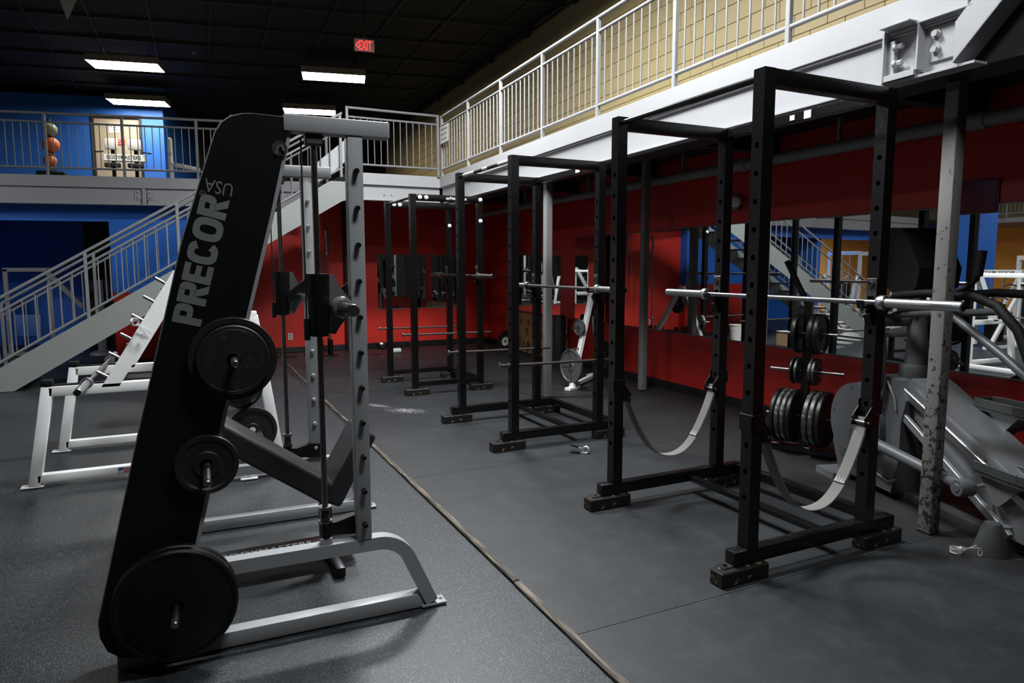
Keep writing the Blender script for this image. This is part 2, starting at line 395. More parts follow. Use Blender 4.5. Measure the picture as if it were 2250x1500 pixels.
# ------------------------------------------------------------------ right wall (red below the gallery, yellow block above)
w = MB(); w.box(WD, WD + .2, -6, 13.6, 0, 2.9, 0); wr = struct(w, 'wall_right', 'red_wall_shaded', loc=G0, rz=GA, label='red wall under the gallery')
w = MB(); w.box(WD + .02, WD + .2, -3, 22, 2.9, 5.75, 0); wy = struct(w, 'wall_right_upper', 'mortar', loc=G0, rz=GA, label='yellow block wall above the gallery')
blk = MB(); blk.box(0, .022, .0025, .3975, .0025, .1975, .004); blk = blk.build('block', 'yellow_wall', wy); blk.location = (WD, 3, 3.03)
cnt = 1; rest = MB()
for r in range(13):
    for k in range(44):
        s_ = 2.8 + k * .4 + (.2 if r % 2 else 0); z_ = 3.03 + r * .2
        if r == 0 and k == 0: blk.location = (WD, s_, z_); continue
        if s_ < 11.6 and cnt < 298: inst(blk, 'block', wy, loc=(WD, s_, z_)); cnt += 1
        elif s_ > 11.4: rest.box(WD, WD + .022, s_ + .005, s_ + .395, z_ + .005, z_ + .195, 0)
rest.build('far_blocks', 'yellow_wall', wy, kind='stuff')
b = MB(); b.box(WD - .015, WD + .01, -3, 13.3, 0, .10, .003); struct(b, 'baseboard_right', 'baseboard', loc=G0, rz=GA, label='black baseboard of the red wall')
# back wall: red; blue wall to its left
w = MB(); w.box(.93, 6.3, 13.2, 13.4, 0, 3.0, 0); struct(w, 'wall_back', 'red_wall_lit_scuffed', label='red back wall under the gallery')
b = MB(); b.box(.95, 6.0, 13.18, 13.21, 0, .10, .003); struct(b, 'baseboard_back', 'baseboard', label='black baseboard of the back wall')
w = MB(); w.box(2.86, 3.06, 12.95, 13.3, 0, 3.0, .004); struct(w, 'trim_20', 'black_paint', label='black corner post on the red back wall')
# blue wall with a dark opening, in the left frame (x along, y behind)
B = .35
w = MB(); w.box(1.35, 3.4, B, B + .2, 1.15, 2.95, 0); w.box(-9.5, 1.35, B, B + .2, 2.34, 2.95, 0)
struct(w, 'wall_left_back', 'blue_wall', loc=L0, rz=LA, label='blue wall under the left gallery')
w = MB(); w.box(1.35, 3.4, B, B + .2, 0, 1.15, 0); struct(w, 'wall_left_dado', 'red_wall_shaded', loc=L0, rz=LA, label='red lower wall behind the stairs')
w = MB(); w.box(-2.2, 1.45, B + 3.0, B + 3.2, 0, 2.95, 0); w.box(-2.3, -2.1, B + .2, B + 3.2, 0, 2.95, 0); w.box(1.40, 1.6, B + .2, B + 3.2, 0, 2.95, 0); struct(w, 'wall_left_recess', 'blue_wall', loc=L0, rz=LA, label='dark blue walls of the recessed room with an added light-blocking partition')  # cross wall at the left end added to keep lamp light out of the recess
w = MB(); w.box(.25, 1.38, B + 2.2, B + 2.4, 0, 2.95, 0); struct(w, 'wall_left_recess_black', 'black_paint', loc=L0, rz=LA, label='black partition in the recessed room')
w = MB(); w.box(-10, -2.3, B + 3.0, B + 3.2, 0, 2.95, 0); struct(w, 'wall_left_room', 'orange_wall', loc=L0, rz=LA, label='orange wall of the lit room seen in the mirror')
# upper storey: blue wall with a door
U0 = (-1, 19.3, 0)
w = MB(); w.box(-9, -.66, 0, .2, 3.0, 5.6, 0); w.box(.45, .93, 0, .2, 3.0, 5.6, 0); w.box(-.66, .45, 0, .2, 5.2, 5.6, 0); w.box(.73, .93, .2, 4, 3, 5.6, 0)
struct(w, 'wall_back_upper', 'blue_wall', loc=U0, rz=LA, label='blue upper wall with a door')
w = MB(); w.box(-12, 14, 23, 23.2, 0, 5.75, 0); struct(w, 'wall_back_far', 'black_paint', label='black far wall')
d1 = thing('door_1', 'beige door with notices on the upper blue wall', None, U0, LA, kind='structure', local=True)
x = MB(); x.box(-.60, .39, .06, .10, 3.03, 5.13, .004); x.build('door_leaf', 'door_beige', d1)
x = MB(); x.box(-.66, -.60, -.02, .2, 3.03, 5.2, .004); x.box(.39, .45, -.02, .2, 3.03, 5.2, .004); x.box(-.66, .45, -.02, .2, 5.13, 5.2, .004); x.build('door_frame', 'black_paint', d1)
# ceiling with bars
w = MB(); w.box(-16, 7, -6, 23.4, 5.75, 5.95, 0); ce = struct(w, 'ceiling', 'black_ceiling', label='black ceiling')
for k in range(14):
    x = MB(); Y = 6.5 + k * 1.2; x.beam((-12, Y + 2.4, 5.73), (6.2, Y - 1.45, 5.73), .05, .05, bv=0); x.build('ceiling_bar', 'ceiling_bar', ce)
for k in range(14):
    x = MB(); X = -6 + k * .92; x.beam((X, 4, 5.735), (X + .6, 23, 5.735), .03, .03, bv=0); x.build('ceiling_bar', 'ceiling_bar', ce)
# decks of the galleries
w = MB(); w.box(.05, WD, -6, 13.4, 2.88, 3.02, 0); struct(w, 'floor_gallery', 'black_paint', loc=G0, rz=GA, label='gallery floor above the racks')
w = MB(); w.box(2.44, 4.2, 10.93, 13.9, 2.88, 3.02, 0); struct(w, 'floor_landing', 'black_paint', label='landing at the head of the stairs')
w = MB(); w.box(-9.6, 8.6, .08, 9.5, 2.90, 3.02, 0); struct(w, 'floor_upper', 'black_paint', loc=L0, rz=LA, label='floor of the upper storey')
# room shell on the side the mirrors show
w = MB(); w.box(-14.2, -14, -6, 23, 0, 3.2, 0); struct(w, 'wall_left', 'orange_wall', label='orange wall at the far left of the gym')
w = MB(); w.box(-14.2, -14, -6, 23, 3.2, 5.75, 0); struct(w, 'wall_left_upper', 'yellow_wall', label='yellow wall above the orange wall')
w = MB(); w.box(-14, 7, -6.2, -6, 0, 5.75, 0); struct(w, 'wall_front', 'black_paint', label='black wall behind the camera')

# ------------------------------------------------------------------ ceiling lamps (each carries its own glowing diffuser)
def ceiling_light(x, y, label, glow='lamp_white', z=5.35, top=5.75):
    t = thing('ceiling_light', label, 'light', (x, y, z), LA, 'fluorescent ceiling lights', local=True)
    h = MB(); h.box(-.62, .62, -.31, -.295, 0, .12, .002); h.box(-.62, .62, .295, .31, 0, .12, .002); h.box(-.62, -.605, -.295, .295, 0, .12, .002); h.box(.605, .62, -.295, .295, 0, .12, .002); h.box(-.605, .605, -.295, .295, .105, .12, 0)
    h.build('housing', 'lamp_housing', t)
    d = MB(); d.box(-.604, .604, -.294, .294, .004, .012, .002); d.build('diffuser', glow, t)
    for sx in (-.4, .4): r = MB(); r.cyl((sx, 0, .12), (sx, 0, top - z), .006, 8); r.build('hanger', 'black_paint', t)
    return t
ceiling_light(-.65, 15.3, 'lit ceiling panel above the left gallery, nearest on the left')
ceiling_light(3.05, 14.4, 'lit ceiling panel below the exit sign')
ceiling_light(-.57, 18.5, 'lit ceiling panel just in front of the blue upper wall')
ceiling_light(3.15, 17.75, 'lit ceiling panel partly behind the top of the smith machine')
ceiling_light(1.4, 1.0, 'lit ceiling panel above the smith machine, outside the view', 'lamp_key')
ceiling_light(1.9, 4.2, 'lit ceiling panel between the two nearest racks, outside the view', 'lamp_mid')
ceiling_light(2.7, 7.6, 'lit ceiling panel above the middle rack, outside the view', 'lamp_mid')
ceiling_light(-8.6, 8.4, 'lit ceiling panel above the machines at the left of the gym', 'lamp_left')
ceiling_light(-6.2, 15.6, 'lit ceiling panel in the orange room seen in the mirror', 'lamp_left', 2.72, 2.90)

# ------------------------------------------------------------------ right gallery: beam, railing, columns
g = thing('gallery_beam', 'long white steel edge beam of the gallery above the racks', 'beam', G0, GA, local=True)
x = MB(); x.box(0, .045, 2.26, 10.86, 2.862, 3.04, .004); x.box(.045, .1, 2.26, 10.86, 3.02, 3.04, 0); x.build('fascia', 'grey_paint', g)
x = MB(); x.box(.035, .05, 2.30, 10.82, 2.604, 2.85, 0); x.build('web', 'grey_paint', g)
x = MB(); x.box(.012, .12, 2.2, 10.82, 2.848, 2.860, .002); x.build('top_flange', 'grey_paint', g)
x = MB(); x.box(.10, .36, -1.5, 10.7, 2.595, 2.85, .003); x.build('shade_header', 'black_paint', g)  # added black beam; the shade under the flange is put into its colour
x = MB(); x.box(-.012, .09, 2.2, 10.82, 2.59, 2.605, .002); x.build('bottom_flange', 'grey_paint', g)
x = MB(); x.box(-.03, .05, 2.705, 2.717, 2.60, 2.90, .001); x.build('stiffener', 'grey_paint', g)
x = MB(); x.box(-.085, .04, 2.52, 2.70, 2.885, 2.893, .001); x.box(-.03, .03, 2.22, 2.52, 2.872, 2.880, .001); x.build('top_plate', 'grey_paint', g)
x = MB(); x.box(-.028, .03, 2.50, 2.512, 2.63, 2.875, .002); x.box(-.03, .03, 2.515, 2.70, 2.606, 2.64, .002); x.build('clip_angle', 'grey_paint', g)
x = MB(); x.box(.022, .036, 2.30, 2.46, 2.66, 2.84, .003); x.build('gusset', 'grey_paint', g)
x = MB(); x.box(.0, .034, 2.66, 2.704, 2.64, 2.83, .003); x.build('clip_angle', 'grey_paint', g)
def bolt(p, d, r, h, parent, m='grey_paint'):
    p = Vector(p); d = Vector(d)
    x = MB(); x.cyl(p, p + d * (h * .35), r * 1.35, 14); x.cyl(p + d * (h * .35), p + d * h, r, 6); x.build('bolt', m, parent)
for y, z in ((2.43, 2.80), (2.43, 2.72)): bolt((.022, y, z), (-1, 0, 0), .018, .028, g)
for y, z in ((2.66, 2.79), (2.66, 2.70)): bolt((-.0, y, z), (0, -1, 0), .016, .05, g)
x = MB(); x.prism([(2.30, 2.612), (2.30, 2.815), (.7, 4.50), (.7, 4.26)], (-.03, 0, 0), (0, 1, 0), (0, 0, 1), .014); x.prism([(2.30, 2.612), (2.295, 2.625), (.7, 4.274), (.7, 4.26)], (-.03, 0, 0), (0, 1, 0), (0, 0, 1), .23)
st2 = x.build('stair_stringer', 'grey_paint', None, 'white steel stair stringer rising from the beam at top right', 'stringer', loc=G0, rz=GA)

def railing(name, label, loc, rz, posts, m, z0=3.03, d=.05, rails=(4.0, 3.865, 3.16), sp=.119, group=None, br=.0075):
    t = thing(name, label, 'railing', loc, rz, group, local=True)
    a, b = posts[0], posts[-1]
    for q in posts: x = MB(); x.box(d - .019, d + .019, q - .019, q + .019, z0, rails[0] - .01, .004); x.build('post', m, t)
    for n, z, r in (('top_rail', rails[0], .021), ('mid_rail', rails[1], .017), ('bottom_rail', rails[2], .017)): x = MB(); x.cyl((d, a - .02, z), (d, b + .02, z), r, 12); x.build(n, m, t)
    src = None
    for p0, p1 in zip(posts, posts[1:]):
        n = max(1, round((p1 - p0) / sp)); stp = (p1 - p0) / n
        for k in range(1, n):
            if src is None:
                x = MB(); x.cyl((d, 0, rails[2]), (d, 0, rails[1]), br, 8); src = x.build('baluster', m, t); src.location.y = p0 + stp * k
            else: inst(src, 'baluster', t, loc=(0, p0 + stp * k, 0))
    return t
railing('guard_rail', 'white steel guard rail along the right gallery in front of the yellow wall', G0, GA, [2.27 + 1.227 * k for k in range(8)], 'rail_paint')
cn = (gx(10.87), 10.87, 0)
railing('guard_rail', 'short grey guard rail at the head of the stairs beside the notice', (cn[0], cn[1] - .02, 0), math.pi / 2, [.03, 1.50], 'rail_grey', sp=.108, d=-.02)
# notice board hung on the corner of the railing
t = thing('notice_sign', 'white notice hung on the gallery railing corner', 'sign', (cn[0] - .01, 10.4, 3.55), GA, local=True)
x = MB(); x.box(-.006, .0, 0, .40, 0, .27, .002); x.build('board', 'paper', t)
for i in range(3):
    for a, b_ in (((.03, .22), (.24, .36)), ((.05, .18), (.20, .34)), ((.06, .16), (.19, .33)))[i]:
        x = MB(); x.box(-.0072, -.006, .40 - b_, .40 - a, .20 - i * .075, .228 - i * .075, 0); x.build('print_line', 'rail_grey', t)
# columns
def column(x_, y_, wd, label, m, z1=2.59):
    t = thing('steel_column', label, 'column', (x_, y_, 0), GA, 'steel columns', local=True)
    x = MB(); x.box(-wd / 2, wd / 2, -wd / 2, wd / 2, 0, z1, .008, 2); x.build('shaft', m, t)
    x = MB(); x.box(-wd * .53, wd * .53, -wd * .53, wd * .53, 0, .02, .002); x.build('base_collar', 'black_paint', t)
    return t
column(3.952, 2.462, .082, 'scratched grey steel column standing beside the nearest rack and the elliptical trainer', 'column_worn')
column(3.975, 7.19, .085, 'pale grey steel column behind the second rack', 'column_paint')
column(5.28, 7.05, .085, 'dull grey steel column beside the red wall', 'column_paint', 2.88)
# pipe under the gallery
t = thing('sprinkler_pipe', 'grey pipe running under the gallery along the red wall', 'pipe', G0, GA, local=True)
x = MB(); x.cyl((1.62, 0, 2.63), (1.62, 13.1, 2.63), .055, 14); x.build('pipe_run', 'rail_grey', t)
for s_ in (3.2, 5.6, 8.1, 10.4): x = MB(); x.cyl((1.62, s_ - .06, 2.63), (1.62, s_ + .06, 2.63), .066, 14); x.build('coupling', 'rail_grey', t)
for s_ in (2.2, 4.4, 6.6, 8.8, 11): x = MB(); x.box(1.6, 1.64, s_, s_ + .03, 2.685, 2.88, .002); x.build('hanger', 'rail_grey', t)
# joists below the deck
for k in range(6):
    x = MB(); s_ = 1.2 + k * 2.05; x.box(.33, WD - .03, s_, s_ + .1, 2.72, 2.875, .003); x.build('deck_joist', 'black_paint', None, 'black joist under the gallery floor, %s from the near end' % ('first', 'second', 'third', 'fourth', 'fifth', 'sixth')[k], 'joist', 'joists under the gallery', loc=G0, rz=GA)

# ------------------------------------------------------------------ corner gallery beam at the head of the stairs
g = thing('corner_beam', 'grey steel beam of the short gallery at the head of the stairs', 'beam', (3.2, 10.87, 2.6))
x = MB(); x.box(2.44, 3.985, 10.85, 10.9, 2.862, 3.04, .003); x.build('fascia', 'grey_paint', g)
x = MB(); x.box(2.44, 3.985, 10.90, 10.915, 2.63, 2.862, 0); x.build('web', 'grey_paint', g)
x = MB(); x.box(2.44, 3.985, 10.84, 11.02, 2.62, 2.634, .002); x.build('bottom_flange', 'grey_paint', g)
for bx in (3.05, 3.17): bolt((bx, 10.90, 2.72), (0, -1, 0), .012, .02, g)
# left gallery beam + railing
g = thing('left_gallery_beam', 'grey steel beam of the left gallery above the blue wall', 'beam', L0, LA, local=True)
x = MB(); x.box(-7, 4.6, 0, .05, 2.862, 3.04, .003); x.build('fascia', 'grey_paint', g)
x = MB(); x.box(-7, 4.6, .045, .06, 2.60, 2.862, 0); x.build('web', 'grey_paint', g)
x = MB(); x.box(-7, 4.6, .0, .2, 2.59, 2.604, .002); x.build('bottom_flange', 'grey_paint', g)
for bxx in (1.905, 2.085):
    x = MB(); x.box(bxx - .055, bxx + .055, .03, .046, 2.68, 2.84, .002); x.build('clip_plate', 'grey_paint', g)
    for z in (2.72, 2.80): bolt((bxx, .03, z), (0, -1, 0), .013, .02, g)
x = MB(); x.box(1.97, 2.03, .0, .05, 2.60, 2.858, .003); x.build('stiffener', 'grey_paint', g)
x = MB(); x.box(1.955, 1.968, .03, .05, 2.60, 2.858, .0); x.box(2.032, 2.045, .03, .05, 2.60, 2.858, 0); x.build('gap', 'black_paint', g)  # black strips paint in the shade of the gaps beside the stiffener
t = railing('guard_rail', 'dark grey guard rail of the left gallery in front of the beige door', (L0[0] + .613 * math.cos(LA), L0[1] + .613 * math.sin(LA), 0), LA - math.pi / 2, [-1.111 * 3 + 1.111 * k for k in range(7)], 'rail_grey', d=-.04, sp=.111)

# ------------------------------------------------------------------ staircase
t = thing('staircase', 'grey steel staircase with railings climbing to the gallery', 'staircase', (-2.4, 11.1, 0))
for y in (10.60, 11.72):
    x = MB(); x.prism([(-1.93, 0), (-2.52, 0), (-2.52, .03), (2.15, 2.856), (2.42, 2.856), (2.42, 2.60), (2.30, 2.556)], (0, y + .012, 0), (1, 0, 0), (0, 0, 1), .014)
    f1 = [(-2.52, .016), (2.15, 2.842), (2.15, 2.856), (-2.52, .03)]; x.prism(f1, (0, y + .06, 0), (1, 0, 0), (0, 0, 1), .06)
    x.build('stringer', 'stringer_paint', t)
for k in range(16):
    x = MB(); X = -2.30 + k * .2975; Z = .18 * (k + 1) - .04; x.box(X, X + .29, 10.63, 11.70, Z - .03, Z, .003); x.build('tread', 'rail_grey', t)
x = MB(); x.prism([(1.98, 2.80), (2.44, 3.20), (2.44, 3.52), (1.98, 3.13)], (0, 10.68, 0), (1, 0, 0), (0, 0, 1), .012); x.build('guard_plate', 'grey_paint', t)
src = None
for y in (10.63, 11.69):
    for n, c0, r in (('top_rail', 2.425, .021), ('mid_rail', 2.255, .017), ('bottom_rail', 1.635, .017)):
        x = MB(); x.cyl((-2.9 if n == 'top_rail' else -2.45, y, c0 + .612 * (-2.9 if n == 'top_rail' else -2.45)), (2.35, y, c0 + .612 * 2.35), r, 12); x.build(n, 'rail_grey', t)
    for X in (-2.20, -1.06, .06, 1.18, 2.32):
        x = MB(); x.box(X - .02, X + .02, y - .02, y + .02, 1.52 + .605 * X, 2.42 + .612 * X, .004); x.build('post', 'rail_grey', t)
        if X < 2.3:
            for k in range(1, 8):
                q = X + 1.12 * k / 8
                if src is None:
                    x = MB(); x.cyl((q, y, 1.635 + .612 * q), (q, y, 2.255 + .612 * q), .0085, 8); src = x.build('baluster', 'rail_grey', t); s0 = (q, y)
                else: inst(src, 'baluster', t, loc=(q - s0[0], y - s0[1], .612 * (q - s0[0])))

# ------------------------------------------------------------------ exit sign, small fixtures
t = thing('exit_sign', 'lit red exit sign with a left arrow hanging from the ceiling', 'sign', (2.812, 11, 4.90), -.15, local=True)
x = MB(); x.box(-.155, .155, -.02, .02, 0, .19, .006); x.build('housing', 'exit_box', t)
x = MB(); x.box(-.06, .06, -.02, .02, .19, .205, .003); x.cyl((0, 0, .2), (0, 0, .85), .01, 8); x.build('stem', 'black_paint', t)
text('EXIT', .20, .145, (-.085, -.0201, .022), (1, 0, 0), (0, 0, 1), 'lettering', 'exit_red', t, bold=.03, depth=.002)
x = MB(); x.prism([(-.135, .095), (-.10, .145), (-.088, .136), (-.115, .095), (-.088, .054), (-.10, .045)], (0, -.0201, 0), (1, 0, 0), (0, 0, 1), .002); x.build('arrow', 'exit_red', t)
x = MB(); x.lathe([(0, 0), (.05, 0), (.055, .03), (.04, .045), (0, .045)], (.52, 15.2, 5.705), n=16, closed=False); x.build('smoke_detector', 'rail_grey', None, 'small round smoke detector on the black ceiling', 'detector')
x = MB(); x.prism([(0, 0), (.13, .30), (-.09, .30)], (-1.05, 10.4, 4.62), (1, 0, 0), (0, 0, 1), .01); x.build('pennant', 'pennant', None, 'dark pennant tip hanging at the top left corner', 'pennant')
x = MB(); x.beam((4.9, 7.9, 5.25), (5.55, 7.35, 5.25), .09, .06); x.build('wall_bracket', 'black_paint', None, 'black bracket on the yellow wall near the ceiling', 'bracket')
t = thing('cable_conduit', 'dark conduit along the top of the yellow wall', 'conduit', G0, GA, local=True)
for k in range(9):
    a = 4.5 + k * 1.7; x = MB(); x.cyl((WD - .03, a, 5.66), (WD - .03, a + 1.62, 5.66), .022, 8); x.build('pipe_length', 'black_paint', t)
    x = MB(); x.box(WD - .06, WD, a + 1.60, a + 1.72, 5.60, 5.70, .004); x.build('junction_box', 'black_paint', t)
# mirrors
def mirror(name, label, loc, rz, y0, y1, z0, z1):
    t = thing(name, label, 'mirror', loc, rz, 'wall mirrors', local=True)
    x = MB(); x.box(-.006, 0, y0, y1, z0, z1, 0); x.build('glass', 'mirror_glass', t)
    x = MB(); x.box(-.010, .0, y0, y1, z0 - .015, z0, .002); x.box(-.010, .0, y0, y1, z1, z1 + .012, .002); x.build('edge_channel', 'ellip_silver', t)
ml = [('leftmost of the mirrors on the long red wall', 10.05, 12.2, .76, 1.83), ('second mirror from the back corner on the long red wall', 7.6, 9.55, .75, 2.03), ('wall mirror behind the black plate tree on the long red wall', 4.821, 7.55, .75, 2.04), ('wall mirror behind the elliptical trainer on the long red wall', 1.6, 4.82, .75, 2.03)]
for lb, a, b, z0, z1 in ml: mirror('wall_mirror', lb, (G0[0] + (WD - .002) * math.cos(GA), G0[1] + (WD - .002) * math.sin(GA), 0), GA, a, b, z0, z1)
t = thing('wall_mirror', 'mirror on the red back wall behind the farthest rack', 'mirror', (4.34, 13.19, .755), group='wall mirrors')
x = MB(); x.box(3.52, 5.17, 13.186, 13.198, .765, 1.81, 0); x.build('glass', 'mirror_glass', t)
x = MB(); x.box(3.51, 5.18, 13.184, 13.2, .75, .765, .002); x.box(3.51, 5.18, 13.184, 13.2, 1.81, 1.82, .002); x.build('edge_channel', 'rail_grey', t)
# framed sheet, wall lamp, outlet
def on_wall(Y): return G0[0] + WD + .035 * Y
t = thing('framed_poster', 'dark framed sheet on the red wall above the mirror', 'poster', (on_wall(3.25) - .01, 3.25, 1.98), GA, local=True)
x = MB(); x.box(-.008, .002, -.165, .165, 0, .235, .002); x.build('sheet', 'poster_red', t)
x = MB(); x.box(-.004, .002, -.175, .175, -.01, .245, .002); x.build('backing_frame', 'exit_box', t)
t = thing('emergency_lamp', 'round unlit emergency lamp on the upper red wall', 'lamp', (on_wall(5.85) - .01, 5.85, 2.22), GA, local=True)
x = MB(); x.box(-.06, 0, -.07, .11, -.03, .13, .01, 2); x.build('case', 'rail_grey', t)
x = MB(); x.lathe([(0, .05), (.04, .045), (.062, .02), (.062, 0), (0, 0)], (-.06, -.06, .06), (-1, -.3, 0), 20, False); x.build('lens', 'plastic_white', t)
t = thing('wall_outlet', 'white power outlet on the red back wall', 'outlet', (1.86, 13.195, .24))
x = MB(); x.box(1.82, 1.90, 13.19, 13.2, .235, .36, .003); x.build('cover', 'plastic_white', t)
for z in (.275, .32): x = MB(); x.box(1.843, 1.877, 13.187, 13.192, z - .014, z + .014, .003); x.build('socket', 'rail_grey', t)

# ------------------------------------------------------------------ power racks
PW = .0706
def upright_mesh(h0, h1, h_first, n, pitch=.133):
    x = MB(); x.holed(PW, PW, h0, h1, [h_first + pitch * k for k in range(n)], .0145); return x
def power_rack(label, x0, y0, D, Sp, zt, kind):
    t = thing('power_rack', label, 'power rack', (x0, y0, 0), group='black power racks', local=True)
    base = .155 if kind < 3 else .085
    src = None
    for px, py in ((0, 0), (D - PW, 0), (0, Sp), (D - PW, Sp)):
        if src is None: src = upright_mesh(base, zt, .42, 14).build('upright', 'black_steel', t)
        else: inst(src, 'upright', t, loc=(px, py, 0))
    bx, bl, b2 = (-.189, .314, .849) if kind < 3 else (-.10, .30, .76)
    blk = None
    for X in (bx, b2):
        for Y in (-.030, Sp - .030):
            if blk is None: x = MB(); x.box(0, bl, 0, .092, 0, .078, .006, 1); blk = x.build('foot_block', 'wood_block', t); blk.location = (X, Y, 0)
            else: inst(blk, 'foot_block', t, loc=(X, Y, 0))
    if kind < 3:
        for Y in (0, Sp):
            x = MB(); x.box(-.083, 1.13, Y, Y + PW, .08, .154, .005, 2); x.build('base_rail', 'black_steel', t)
            x = MB(); x.box(-.148, -.084, Y + .005, Y + .06, .078, .086, .002); tb = x.build('mounting_tab', 'worn_steel', t)
            x = MB(); x.cyl((-.115, Y + .032, .086), (-.115, Y + .032, .094), .011, 6); x.build('bolt', 'worn_steel', tb)
        for X in (1.065, .63):
            x = MB(); x.box(X, X + .06, PW, Sp, .085, .15 if X > 1 else .12, .005, 2); x.build('cross_member', 'black_steel', t)
    else:
        for Y in (0, Sp):
            x = MB(); x.box(PW, D - PW, Y + .01, Y + .06, .10, .16, .005, 2); x.build('base_rail', 'black_steel', t)
        x = MB(); x.box(D - PW + .005, D - .005, PW, Sp, .10, .16, .005, 2); x.build('cross_member', 'black_steel', t)
    for Y in (0, Sp):
        x = MB(); x.box(PW, D - PW, Y, Y + PW, zt - .076, zt, .004, 2); x.build('top_beam', 'black_steel', t)
        if kind == 3:
            for X in (.12, .20, D - .035): bolt((X, Y, zt - .038), (0, -1, 0), .019, .022, t, 'bolt_glint')
            bolt((D - .035, Y, zt - .30), (0, -1, 0), .019, .022, t, 'bolt_glint')
            x = MB(); x.prism([(.38, 0), (.44, 0), (.41, -.05)], (0, Y + .02, zt - .076), (1, 0, 0), (0, 0, 1), .01); x.build('gusset', 'black_steel', t)
    x = MB(); x.box(D - PW + .01, D - .01, PW, Sp, zt - .062, zt - .004, .004); x.build('top_side_beam', 'black_steel', t)
    x = MB(); x.cyl((.035, PW * .8, zt - .036), (.035, Sp + .01, zt - .036), .0165, 14); x.build('pull_up_bar', 'worn_steel' if kind == 2 else 'black_steel_smooth', t)
    if kind == 2:
        for k, (a, b_) in enumerate(((.10, .32), (.55, .66), (.86, 1.12))): x = MB(); x.cyl((.035, a, zt - .036), (.035, b_, zt - .036), .018, 14); x.build('white_tape', 'plastic_white', t)
    if kind == 1:
        x = MB(); x.box(D - PW + .006, D - PW + .01, .5, .55, zt - .058, zt - .012, 0); x.build('sticker', 'paper', t)
        x = MB(); x.box(D - PW + .006, D - PW + .01, .62, .655, zt - .05, zt - .02, 0); x.build('sticker', 'paper', t)
    if kind == 2: x = MB(); x.box(D - PW + .006, D - PW + .01, .35, .42, zt - .05, zt - .018, 0); x.build('sticker', 'paper', t)
    if kind == 3:
        x = MB(); x.box(.44, .74, -.003, 0, zt - .062, zt - .014, 0); lb = x.build('name_label', 'letter_black', t)
        text('elitefts', .27, .034, (.455, -.0032, zt - .055), (1, 0, 0), (0, 0, 1), 'lettering', 'letter_white', lb, bold=.03, depth=.0008)
    # bar catches on the right-hand posts
    for Y in (0, Sp):
        zz = (1.38, 1.375, 1.46)[kind - 1]
        j = MB(); j.box(D - PW - .010, D - PW, Y + .004, Y + PW - .004, zz - .02, zz + .13, .003); j = j.build('bar_catch', 'worn_steel', t)
        x = MB(); x.prism([(0, -.014), (-.078, -.014), (-.088, .03), (-.076, .03), (-.070, .0), (0, .0), (0, .05), (.008, .05), (.008, -.10), (0, -.11), (-.03, -.05)], (D - PW - .010, Y + PW / 2 + .02, zz - .017), (1, 0, 0), (0, 0, 1), .04); x.build('hook', 'black_steel', j)
        x = MB(); x.lathe([(.0, 0), (.019, 0), (.019, .010), (.011, .012), (.011, .006), (0, .006)], (D - PW - .010, Y + PW / 2, zz + .10), (-1, 0, 0), 14, False); x.build('nut', 'worn_steel', j)
    return t
power_rack('nearest black power rack, beside the scratched grey column', 2.520, 2.469, .948, 1.188, 2.504, 1)
power_rack('middle black power rack with white tape on its pull-up bar', 2.543, 5.226, .936, 1.204, 2.497, 2)
power_rack('farthest black power rack with round chrome bolts on its top beams', 2.566, 8.039, .947, 1.089, 2.447, 3)

# barbell: along local y, centred
def barbell_mesh(name, label, m_bar, m_sleeve, group='barbells', L=2.2):
    t = thing(name, label, 'barbell', (0, 0, 0), group=group, local=True)
    x = MB(); x.cyl((0, -.66, 0), (0, .66, 0), .0152, 14); x.build('shaft', m_bar, t)
    for s in (-1, 1):
        x = MB(); x.lathe([(0, L / 2), (.0225, L / 2), (.0258, L / 2 - .004), (.0258, .69), (0, .69)], (0, 0, 0), (0, s, 0), 18, False); sl = x.build('sleeve', m_sleeve, t)
        x = MB(); x.lathe([(0, L / 2 + .002), (.019, L / 2 + .002), (.020, L / 2), (0, L / 2)], (0, 0, 0), (0, s, 0), 18, False); x.build('end_cap', 'black_plastic', sl)
        x = MB(); x.lathe([(.0, .70), (.037, .70), (.040, .695), (.040, .668), (.037, .662), (0, .662)], (0, 0, 0), (0, s, 0), 20, False); x.build('collar', m_sleeve, t)
    return t
bb = barbell_mesh('barbell', 'bright steel barbell on the hooks of the nearest rack', 'bar_steel', 'chrome'); bb.location = (3.360, 3.093, 1.382)
copy_tree(bb, label='steel barbell on the hooks of the middle rack', loc=(3.372, 5.862, 1.377))
bb2 = barbell_mesh('barbell', 'dull steel barbell on the hooks of the farthest rack', 'dark_chrome', 'bar_steel'); bb2.location = (3.405, 8.62, 1.462)

